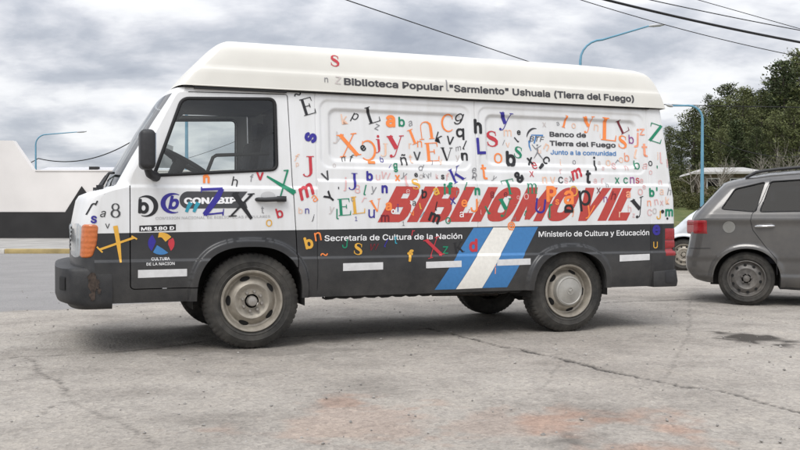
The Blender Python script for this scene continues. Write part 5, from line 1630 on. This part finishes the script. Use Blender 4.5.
# far kerb and pavement on the left
KY = 22.4
M['kerb'] = mat('yellow_kerb_paint', (.36, .275, .12), .8, var=.35, vscale=2.5, bump=.2, bscale=30)
kb = MB()
def kbox(mb, x0, x1): mb.prism([(x0, -.05), (x1, -.05), (x1, .115), (x0, .115)], KY, KY + .18)
kbox(kb, -9.85, 1.0); ko = kb.build('kerb', M['kerb'], None, bevel=.015); ko['kind'] = 'structure'
kw = MB(); kbox(kw, -60, -9.855); kwo = kw.build('kerb', mat('worn_white_kerb', (.50, .48, .44), .85, var=.25, vscale=3), None, bevel=.015); kwo['kind'] = 'structure'
pv = MB(); pv.add([(-60, KY + .18, .112), (2.5, KY + .18, .112), (2.5, 30.2, .19), (-60, 30.2, .19)], [(0, 1, 2, 3)])
pvo = pv.build('pavement', mat('pavement_concrete', (.30, .29, .27), .9, var=.2, vscale=1.5), None); pvo['kind'] = 'structure'

# white boundary wall with a black plinth
wall = empty('boundary_wall', (0, 30, 0)); tag(wall, 'long white wall with black painted base across the street', 'wall')
M['wallw'] = mat('white_render', (.72, .69, .66), .85, var=.10, vscale=.5, bump=.2, bscale=8)
M['wallb'] = mat('black_render', (.020, .019, .019), .8, var=.3, vscale=1.5)
wm = MB(); wm.prism([(-40, 0), (-1, 0), (-1, 2.42), (-12.2, 2.42), (-12.9, 3.44), (-40, 3.6)], 0, .28); wm.build('wall_face', M['wallw'], wall)
pm = MB(); pm.prism([(-40, .1), (-1, .1), (-1, 1.06), (-10.25, 1.06), (-10.45, 1.72), (-10.6, 1.92), (-11.15, 1.06), (-40, 1.10)], -.03, -.002); pm.build('plinth', M['wallb'], wall)
cp = MB(); cp.prism([(-12.15, 2.421), (-1, 2.421), (-1, 2.46), (-12.17, 2.46)], -.03, .31); cp.build('coping', M['wallw'], wall)
# low house roofs just peeping over the wall
hs = empty('far_house', (-19.5, 62, 0)); tag(hs, 'low far house with pale roof peeping over the white wall', 'house')
hm = MB(); hm.box((0, 0, 1.8), (9, 6, 3.6)); hm.build('wall', mat('house_cream', (.55, .53, .50), .9), hs)
hr = MB(); hr.add([(-4.9, -3.4, 3.6), (4.9, -3.4, 3.6), (4.9, 3.4, 3.6), (-4.9, 3.4, 3.6), (-4.7, 0, 4.25), (4.7, 0, 4.25)], [(0, 1, 5, 4), (2, 3, 4, 5), (1, 2, 5), (3, 0, 4), (3, 2, 1, 0)])
hro = hr.build('roof', mat('roof_sheet', (.50, .50, .52), .6, var=.1), hs)
hc = MB(); hc.box((-1.2, -1.0, 4.12), (.6, .4, .22)); hc.build('chimney', M['wallb'], hro)

# ------------------------------------------------------------------ street lamps and cables
M['lampblue'] = mat('pale_blue_paint', (.12, .29, .40), .5, var=.12, vscale=3)
M['lamphead'] = mat('lamp_housing', (.42, .43, .44), .45, metal=.3)
def street_lamp(px_pole, d, z_top, arm_px, z_arm, rad, label, base_z=0.0):
    x = (px_pole - 400) / F_PX * d
    r = empty('street_lamp', (x, d, base_z)); tag(r, label, 'street lamp', 'pale blue street lamps')
    p_ = MB()
    zt = z_top - base_z
    ax = (arm_px - px_pole) / F_PX * d
    sgn = 1 if ax > 0 else -1
    rb_ = min(.9, abs(ax) * .4)
    pts = [(0, 0, 0), (0, 0, 1.2), (0, 0, zt * .5), (0, 0, zt - rb_)]
    rr2 = [rad * 1.35, rad * 1.2, rad * 1.05, rad * .85]
    za = z_arm - base_z
    for k in range(1, 7):
        q = R(90 * k / 6)
        pts.append((sgn * rb_ * (1 - math.cos(q)), 0, zt - rb_ + rb_ * math.sin(q) * .95)); rr2.append(rad * .7)
    for k in range(1, 5):
        t = k / 4; pts.append((sgn * rb_ + (ax * .86 - sgn * rb_) * t, 0, zt - rb_ * .05 + (za - zt + rb_ * .05) * t)); rr2.append(rad * (.65 - .15 * t))
    p_.tube(pts, rr2, 10); p_.build('pole', M['lampblue'], r, 50)
    h_ = MB(); sl_ = math.atan2(za - zt, abs(ax) - rb_)
    L_ = abs(ax) * .20
    h_.tube([(ax * .84, 0, za - .02), (ax * .90, 0, za), (ax * .98, 0, za + .03), (ax * 1.04, 0, za + .05)], [rad * .55, rad * 1.0, rad * 1.1, rad * .5], 10)
    h_.build('lamp_head', M['lamphead'], r, 50)
    return r
street_lamp(702, 33, .96 + 110 / 900 * 33, 667, .96 + 109 / 900 * 33, .056, 'pale blue street lamp in front of the dark trees', ground_z(11, 33))
street_lamp(580, 37, .96 + 176 / 900 * 37, 661, .96 + 189 / 900 * 37, .065, 'pale blue street lamp rising above the van roof')
street_lamp(36, 75, .96 + 81 / 900 * 75, 85, .96 + 83 / 900 * 75, .075, 'pale blue street lamp standing beyond the white wall')
street_lamp(186.8, 33, 5.2, 210, 5.25, .062, 'pale blue street lamp pole seen through the van cab windows')

def wire(name, pts3, rad, label, sag=0.0, mat_=None, n=24, group='overhead cables'):
    m_ = MB(); a, b = Vector(pts3[0]), Vector(pts3[1]); ps = []
    for i in range(n + 1):
        t = i / n; p = a.lerp(b, t); p.z -= sag * 4 * t * (1 - t); ps.append(p)
    m_.tube(ps, rad, 6); o = m_.build(name, mat_ or M['rubber'], None, 60)
    tag(o, label, 'cable', group); return o
def wpt(px, py, d): return ((px - 400) / F_PX * d, d, H_CAM + (215 - py) / F_PX * d)
wire('overhead_cable', (wpt(520, -22, 15), wpt(1000, 72, 17)), .022, 'thickest black bundled cable crossing the upper right sky', .18)
wire('overhead_cable', (wpt(560, -20, 16), wpt(1000, 62, 19)), .009, 'thin cable running just above the thick black bundle', .12)
wire('overhead_cable', (wpt(560, -6, 15), wpt(1000, 84, 17)), .007, 'thin cable sagging just below the thick black bundle', .25)
wire('overhead_cable', (wpt(600, -27, 18), wpt(1000, 86, 18)), .007, 'thin cable highest at the upper right corner of the sky', .0)
wire('overhead_cable', (wpt(240, -35.4, 16), wpt(640, 99.5, 30)), .011, 'single dark cable dropping behind the middle of the van roof', 0)
wire('overhead_cable', (wpt(560, 101, 40), wpt(950, 108, 38)), .022, 'level dark cable behind the van rear and before the trees', .1)
wire('overhead_cable', (wpt(702, 134, 33), wpt(830, 150, 40)), .014, 'thin cable hanging low in front of the dark trees', .55)
wire('overhead_cable', (wpt(38.5, 158.5, 75), wpt(170, 112, 75)), .045, 'sagging dark cable tied to the lamp beyond the white wall', 1.63)
wire('overhead_cable', (wpt(-10, 178, 80), wpt(38.5, 158.5, 75)), .035, 'short thin cable slanting down left from the lamp beyond the wall', .2)
wire('overhead_cable', (wpt(30, 172, 85), wpt(260, 131, 70)), .02, 'faintest far cable below the sagging one on the left', 1.5)

# ------------------------------------------------------------------ trees
def leaf_mat(name, c0, c1):
    m, nt, b, N, L = new_mat(name)
    tc = N.new('ShaderNodeTexCoord'); oi = N.new('ShaderNodeObjectInfo')
    nz = N.new('ShaderNodeTexNoise'); nz.inputs['Scale'].default_value = 1.4; nz.inputs['Detail'].default_value = 6
    L.new(tc.outputs['Object'], nz.inputs['Vector'])
    ad = N.new('ShaderNodeMath'); ad.operation = 'MULTIPLY_ADD'; ad.inputs[1].default_value = .5
    L.new(oi.outputs['Random'], ad.inputs[0]); L.new(nz.outputs['Fac'], ad.inputs[2])
    r = N.new('ShaderNodeValToRGB'); r.color_ramp.elements[0].position = .45; r.color_ramp.elements[0].color = (*c0, 1)
    r.color_ramp.elements[1].position = 1.0; r.color_ramp.elements[1].color = (*c1, 1)
    L.new(ad.outputs[0], r.inputs['Fac']); L.new(r.outputs['Color'], b.inputs['Base Color'])
    b.inputs['Roughness'].default_value = .75; b.inputs['Specular IOR Level'].default_value = .2
    return m
M['leaf'] = leaf_mat('dark_evergreen', (.042, .058, .025), (.145, .160, .068))
M['leaf2'] = leaf_mat('olive_scrub', (.06, .065, .022), (.14, .13, .055))
M['bark'] = mat('bark', (.10, .085, .07), .95, var=.3, vscale=6)
M['pale_bark'] = mat('pale_bark', (.26, .235, .20), .95, var=.25, vscale=6)


def evergreen(seed, Ht, Rd, leaf=.16, nl=110):
    rg = random.Random(seed); tr = MB(); cr = MB()
    lean_ = (rg.uniform(-.3, .3), rg.uniform(-.3, .3))
    def axis(z): t = z / Ht; return Vector((lean_[0] * t * t, lean_[1] * t * t, z))
    tr.tube([axis(Ht * k / 8) for k in range(9)], [.16 * (1 - k / 8) + .015 for k in range(9)], 7)
    for k in range(nl):
        z = Ht * (.08 + .92 * (k / nl) ** .9)
        t = z / Ht
        ln = Rd * 1.22 * (1.0 - t) ** .55 * rg.uniform(.5, 1.15) * (.8 + .35 * math.sin(7 * t + seed)) + .12
        q = k * 2.399 + rg.uniform(-.4, .4)
        base = axis(z); dr = Vector((math.cos(q), math.sin(q), rg.uniform(-.05, .35) + .5 * t))
        tip = base + dr * ln; tip.z -= .10 * ln
        if ln > .5: tr.tube([base, base.lerp(tip, .5) + Vector((0, 0, .05)), tip], [.035 * (1 - t) + .01, .02, .006], 4, cap=False)
        nc = max(2, int(ln / .30))
        for c in range(nc):
            f = .28 + .78 * (c + rg.random() * .6) / nc
            p = base.lerp(tip, f)
            cs = (.20 + .16 * rg.random()) * (1.15 - .3 * f) * (Rd / 2.0) ** .4
            for _ in range(15):
                o = Vector((rg.gauss(0, 1), rg.gauss(0, 1), rg.gauss(0, .55))) * cs * .75 + p
                u = (dr * .9 + Vector((rg.gauss(0, .7), rg.gauss(0, .7), rg.gauss(0, .45)))).normalized()
                w = u.cross(Vector((rg.gauss(0, 1), rg.gauss(0, 1), rg.gauss(0, 1) + .6)))
                if w.length < 1e-3: continue
                w.normalize(); s = leaf * rg.uniform(.6, 1.3)
                cr.add([o - u * s * .5 - w * s * .22, o - u * s * .2 + w * s * .30, o + u * s * .75, o + u * s * .1 - w * s * .32], [(0, 1, 2, 3)])
    return tr, cr


protos = []
for i, (hh, rr3) in enumerate(((8.5, 2.3), (9.5, 2.7), (7.5, 2.5), (10.5, 2.6), (6.2, 2.1))):
    tr, cr = evergreen(20 + i, hh, rr3)
    t0 = new_obj('trunk', tr.v, tr.f, M['bark'], None, 60); c0 = new_obj('crown', cr.v, cr.f, M['leaf'], None)
    protos.append((t0, c0))
used = set()
TL = {}
def plant_tree(kind, x, y, s, rz, label, name='evergreen_tree', group='evergreen trees on the slope', sz=1.0):
    r = empty(name, (x, y, ground_z(x, y) - .1), rz); r.scale = (s, s, s * sz)
    tag(r, label, 'tree', group)
    t0, c0 = protos[kind]
    for q in (t0, c0):
        if kind in used: c = q.copy(); COL.objects.link(c)
        else: c = q
        c.parent = r
    used.add(kind)
    return r
# (picture x of the tree, distance, picture y of its top)
TREES = [(668, 62, 128), (681, 70, 132), (693, 62, 108), (706, 66, 96), (719, 60, 103), (730, 68, 86), (741, 62, 89), (752, 70, 92), (762, 63, 90), (773, 69, 80), (785, 62, 64), (798, 68, 52), (812, 62, 44), (828, 66, 40), (846, 61, 36), (864, 67, 40), (885, 62, 44),
         (674, 76, 150), (699, 78, 118), (724, 79, 108), (747, 80, 98), (767, 78, 92), (790, 80, 78), (819, 79, 60),
         (738, 56, 122), (756, 55, 128), (776, 55, 112), (796, 54, 104), (816, 54, 96), (840, 54, 92), (720, 56, 130), (662, 66, 140), (654, 72, 150), (640, 70, 152), (908, 64, 52), (935, 68, 60)]
words = ['broad dark evergreen', 'tall dark evergreen', 'rounded dark evergreen', 'highest pointed evergreen', 'short dense evergreen']
rt = random.Random(77)
for i, (px, d, ty) in enumerate(TREES):
    x = (px - 400) / F_PX * d; gz = ground_z(x, d)
    want = H_CAM + (215 - ty) / F_PX * d - gz + .1
    k = i % 5
    s = max(.35, want / (8.5, 9.5, 7.5, 10.5, 6.2)[k])
    plant_tree(k, x, d, s * 1.0, rt.uniform(0, 6), 'dark evergreen of the dense wood on the slope behind the cars')

# bare trees before the wood
def bare(seed, Ht, spread=1.0, n0=5):
    rg = random.Random(seed); m_ = MB()
    def br(p, d, ln, r, lev):
        pts = [p]; q = p.copy(); dd = d.copy()
        for k in range(4):
            dd = (dd + Vector((rg.gauss(0, .12), rg.gauss(0, .12), rg.gauss(.03, .08)))).normalized(); q = q + dd * ln / 4; pts.append(q.copy())
        m_.tube(pts, [r * (1 - .6 * k / 4) for k in range(5)], 5 if lev < 2 else 4, cap=False)
        if lev >= 4: return
        for k in range(rg.choice((3, 4))):
            t = rg.uniform(.3, 1); i = min(3, int(t * 4)); pp = pts[i].lerp(pts[i + 1], t * 4 - i)
            nd = (dd + Vector((rg.gauss(0, .55), rg.gauss(0, .55), rg.gauss(.1, .35))) * spread).normalized()
            br(pp, nd, ln * rg.uniform(.5, .75), r * .5, lev + 1)
    for k in range(n0):
        d = Vector((rg.gauss(0, .22), rg.gauss(0, .22), 1)).normalized(); br(Vector((rg.gauss(0, .08), rg.gauss(0, .08), 0)), d, Ht * rg.uniform(.42, .55), .035, 1)
    return m_
BARE = [(718, 46, 150, 3, 'leafless pale shrub left of the white roofed house'), (784, 44, 118, 2, 'tall leafless pale tree right of the white roofed house'), (768, 47, 148, 3, 'twiggy bare shrub in front of the white roofed house'), (806, 43, 140, 2, 'bare tree standing farthest right above the grey car roof'), (694, 45, 158, 3, 'low bare shrub beside the blue lamp pole')]
for i, (px, d, ty, n0, lab) in enumerate(BARE):
    x = (px - 400) / F_PX * d; gz = ground_z(x, d); want = H_CAM + (215 - ty) / F_PX * d - gz
    mb = bare(50 + i, want, 1.0, n0)
    o = mb.build('bare_tree', M['pale_bark'], None, 60, fix=False); o.location = (x, d, gz - .05); tag(o, lab, 'tree')
    zmax = max(v[2] for v in mb.v); o.scale = (1, 1, 1) if zmax < .1 else tuple([want / zmax] * 3)

# low scrub on the slope
SH = [(672, 40, 196), (684, 41, 192), (693, 39, 196), (668, 46, 185), (706, 40, 192), (716, 43, 186), (676, 50, 180), (800, 42, 170), (826, 43, 168), (690, 52, 178)]
tr_, cr_ = evergreen(90, 1.6, 1.3, .11, 46)
sh0 = None
for i, (px, d, ty) in enumerate(SH):
    x = (px - 400) / F_PX * d; gz = ground_z(x, d); want = max(.5, H_CAM + (215 - ty) / F_PX * d - gz)
    if sh0 is None:
        sh0 = new_obj('shrub', cr_.v, cr_.f, M['leaf2'], None); o = sh0
    else:
        o = sh0.copy(); COL.objects.link(o)
    o.location = (x, d, gz - .1); o.scale = (want / 1.7 * 1.3, want / 1.7 * 1.3, want / 1.7); o.rotation_euler = (0, 0, i * 1.3)
    tag(o, 'low olive green shrub on the grassy slope below the wood', 'shrub', 'shrubs on the grassy slope')

# house with pale roof among the trees
hx = (728 - 400) / F_PX * 50; hz = ground_z(hx, 50)
ho_ = empty('slope_house', (hx, 50, hz), R(-8)); tag(ho_, 'small house with pale flat roof among the trees', 'house')
zt_ = .96 + (215 - 168) / 900 * 50 - hz
b_ = MB(); b_.box((0, 1.8, (zt_ - .3) / 2), (2.9, 3.2, zt_ - .3)); wl_ = b_.build('wall', mat('house_brown', (.22, .17, .13), .9, var=.2), ho_)
b_ = MB(); b_.add([(-2.0, -.4, zt_ - .34), (2.0, -.4, zt_ - .34), (2.0, 4, zt_ - .34), (-2.0, 4, zt_ - .34), (-1.9, -.4, zt_ - .22), (2.0, -.4, zt_ - .22), (1.2, 1.8, zt_ + .12), (-.9, 1.8, zt_ + .12), (2.0, 4, zt_ - .22), (-1.9, 4, zt_ - .22)], [(0, 1, 5, 4), (4, 5, 6, 7), (1, 2, 8, 5), (5, 8, 6), (2, 3, 9, 8), (8, 9, 7, 6), (3, 0, 4, 9), (9, 4, 7), (3, 2, 1, 0)])
b_.build('roof', mat('pale_roof_sheet', (.40, .39, .37), .6, var=.08), ho_)
for wx in (-.75, .5):
    b_ = MB(); b_.box((wx, .19, zt_ - .85), (.75, .05, .6)); f_ = b_.build('window', M['white'], ho_)
    b_ = MB(); b_.box((wx, .16, zt_ - .85), (.62, .02, .48)); b_.build('pane', M['tint'], f_)

# ------------------------------------------------------------------ sky and light
SUN_EL, SUN_AZ = R(52), R(200)      # azimuth measured from +y clockwise: behind the camera, slightly to the left
wd = bpy.data.worlds.new('World'); scene.world = wd; wd.use_nodes = True
nt = wd.node_tree; N = nt.nodes; L = nt.links; N.clear()
out = N.new('ShaderNodeOutputWorld'); bg = N.new('ShaderNodeBackground'); L.new(bg.outputs[0], out.inputs['Surface'])
bg.inputs['Strength'].default_value = .1
sky = N.new('ShaderNodeTexSky'); sky.sky_type = 'NISHITA'; sky.sun_disc = False; sky.sun_elevation = SUN_EL; sky.sun_rotation = SUN_AZ
tc = N.new('ShaderNodeTexCoord'); sp = N.new('ShaderNodeSeparateXYZ'); L.new(tc.outputs['Generated'], sp.inputs[0])
zc = N.new('ShaderNodeMath'); zc.operation = 'MAXIMUM'; zc.inputs[1].default_value = 0; L.new(sp.outputs['Z'], zc.inputs[0])
za = N.new('ShaderNodeMath'); za.operation = 'ADD'; za.inputs[1].default_value = .27; L.new(zc.outputs[0], za.inputs[0])
dx_ = N.new('ShaderNodeMath'); dx_.operation = 'DIVIDE'; L.new(sp.outputs['X'], dx_.inputs[0]); L.new(za.outputs[0], dx_.inputs[1])
dy_ = N.new('ShaderNodeMath'); dy_.operation = 'DIVIDE'; L.new(sp.outputs['Y'], dy_.inputs[0]); L.new(za.outputs[0], dy_.inputs[1])
cb = N.new('ShaderNodeCombineXYZ'); L.new(dx_.outputs[0], cb.inputs[0]); L.new(dy_.outputs[0], cb.inputs[1])
mp = N.new('ShaderNodeMapping'); mp.inputs['Scale'].default_value = (1.7, 2.3, 1); mp.inputs['Location'].default_value = (3.1, 1.7, 0); mp.inputs['Rotation'].default_value = (0, 0, R(-14))
L.new(cb.outputs[0], mp.inputs['Vector'])
n1 = N.new('ShaderNodeTexNoise'); n1.inputs['Scale'].default_value = 1.0; n1.inputs['Detail'].default_value = 9; n1.inputs['Roughness'].default_value = .58; n1.inputs['Distortion'].default_value = .25
L.new(mp.outputs[0], n1.inputs['Vector'])
mp2 = N.new('ShaderNodeMapping'); mp2.inputs['Scale'].default_value = (4.6, 4.2, 1); mp2.inputs['Location'].default_value = (1.3, 5.2, 0); L.new(cb.outputs[0], mp2.inputs['Vector'])
n2 = N.new('ShaderNodeTexNoise'); n2.inputs['Scale'].default_value = 1.0; n2.inputs['Detail'].default_value = 8; n2.inputs['Roughness'].default_value = .5; L.new(mp2.outputs[0], n2.inputs['Vector'])
cm = N.new('ShaderNodeMix'); cm.inputs[0].default_value = .36; L.new(n1.outputs['Fac'], cm.inputs[2]); L.new(n2.outputs['Fac'], cm.inputs[3])
cr = N.new('ShaderNodeValToRGB'); e = cr.color_ramp.elements
e[0].position = .37; e[0].color = (.34, .365, .425, 1); e[1].position = .62; e[1].color = (.86, .86, .87, 1)
q = e.new(.45); q.color = (.455, .478, .53, 1); q = e.new(.51); q.color = (.62, .63, .67, 1); q = e.new(.56); q.color = (.77, .775, .795, 1)
L.new(cm.outputs[0], cr.inputs['Fac'])
# an overcast sky is brighter towards the zenith
gn = N.new('ShaderNodeMapRange'); gn.inputs['From Min'].default_value = .18; gn.inputs['From Max'].default_value = .9; gn.inputs['To Min'].default_value = 8.6; gn.inputs['To Max'].default_value = 20
L.new(sp.outputs['Z'], gn.inputs['Value'])
sc2 = N.new('ShaderNodeVectorMath'); sc2.operation = 'SCALE'; L.new(cr.outputs['Color'], sc2.inputs[0]); L.new(gn.outputs['Result'], sc2.inputs['Scale'])
mx = N.new('ShaderNodeMix'); mx.data_type = 'RGBA'; mx.inputs[0].default_value = .93
L.new(sky.outputs['Color'], mx.inputs[6]); L.new(sc2.outputs['Vector'], mx.inputs[7])
L.new(mx.outputs[2], bg.inputs['Color'])

sd = bpy.data.lights.new('sun', 'SUN'); sd.energy = 1.3; sd.angle = R(28); sd.color = (1, .97, .93)
so_ = bpy.data.objects.new('sun', sd); COL.objects.link(so_)
dirv = Vector((math.sin(SUN_AZ) * math.cos(SUN_EL), math.cos(SUN_AZ) * math.cos(SUN_EL), math.sin(SUN_EL)))
so_.rotation_euler = dirv.to_track_quat('Z', 'Y').to_euler(); so_.location = dirv * 50

vs_ = scene.view_settings
vs_.view_transform = 'Standard'; vs_.look = 'None'; vs_.exposure = 0.5; vs_.gamma = 1.0; vs_.use_curve_mapping = False
scene.render.engine = 'CYCLES'
scene.cycles.max_bounces = 8; scene.cycles.transparent_max_bounces = 12
scene.cycles.use_denoising = True
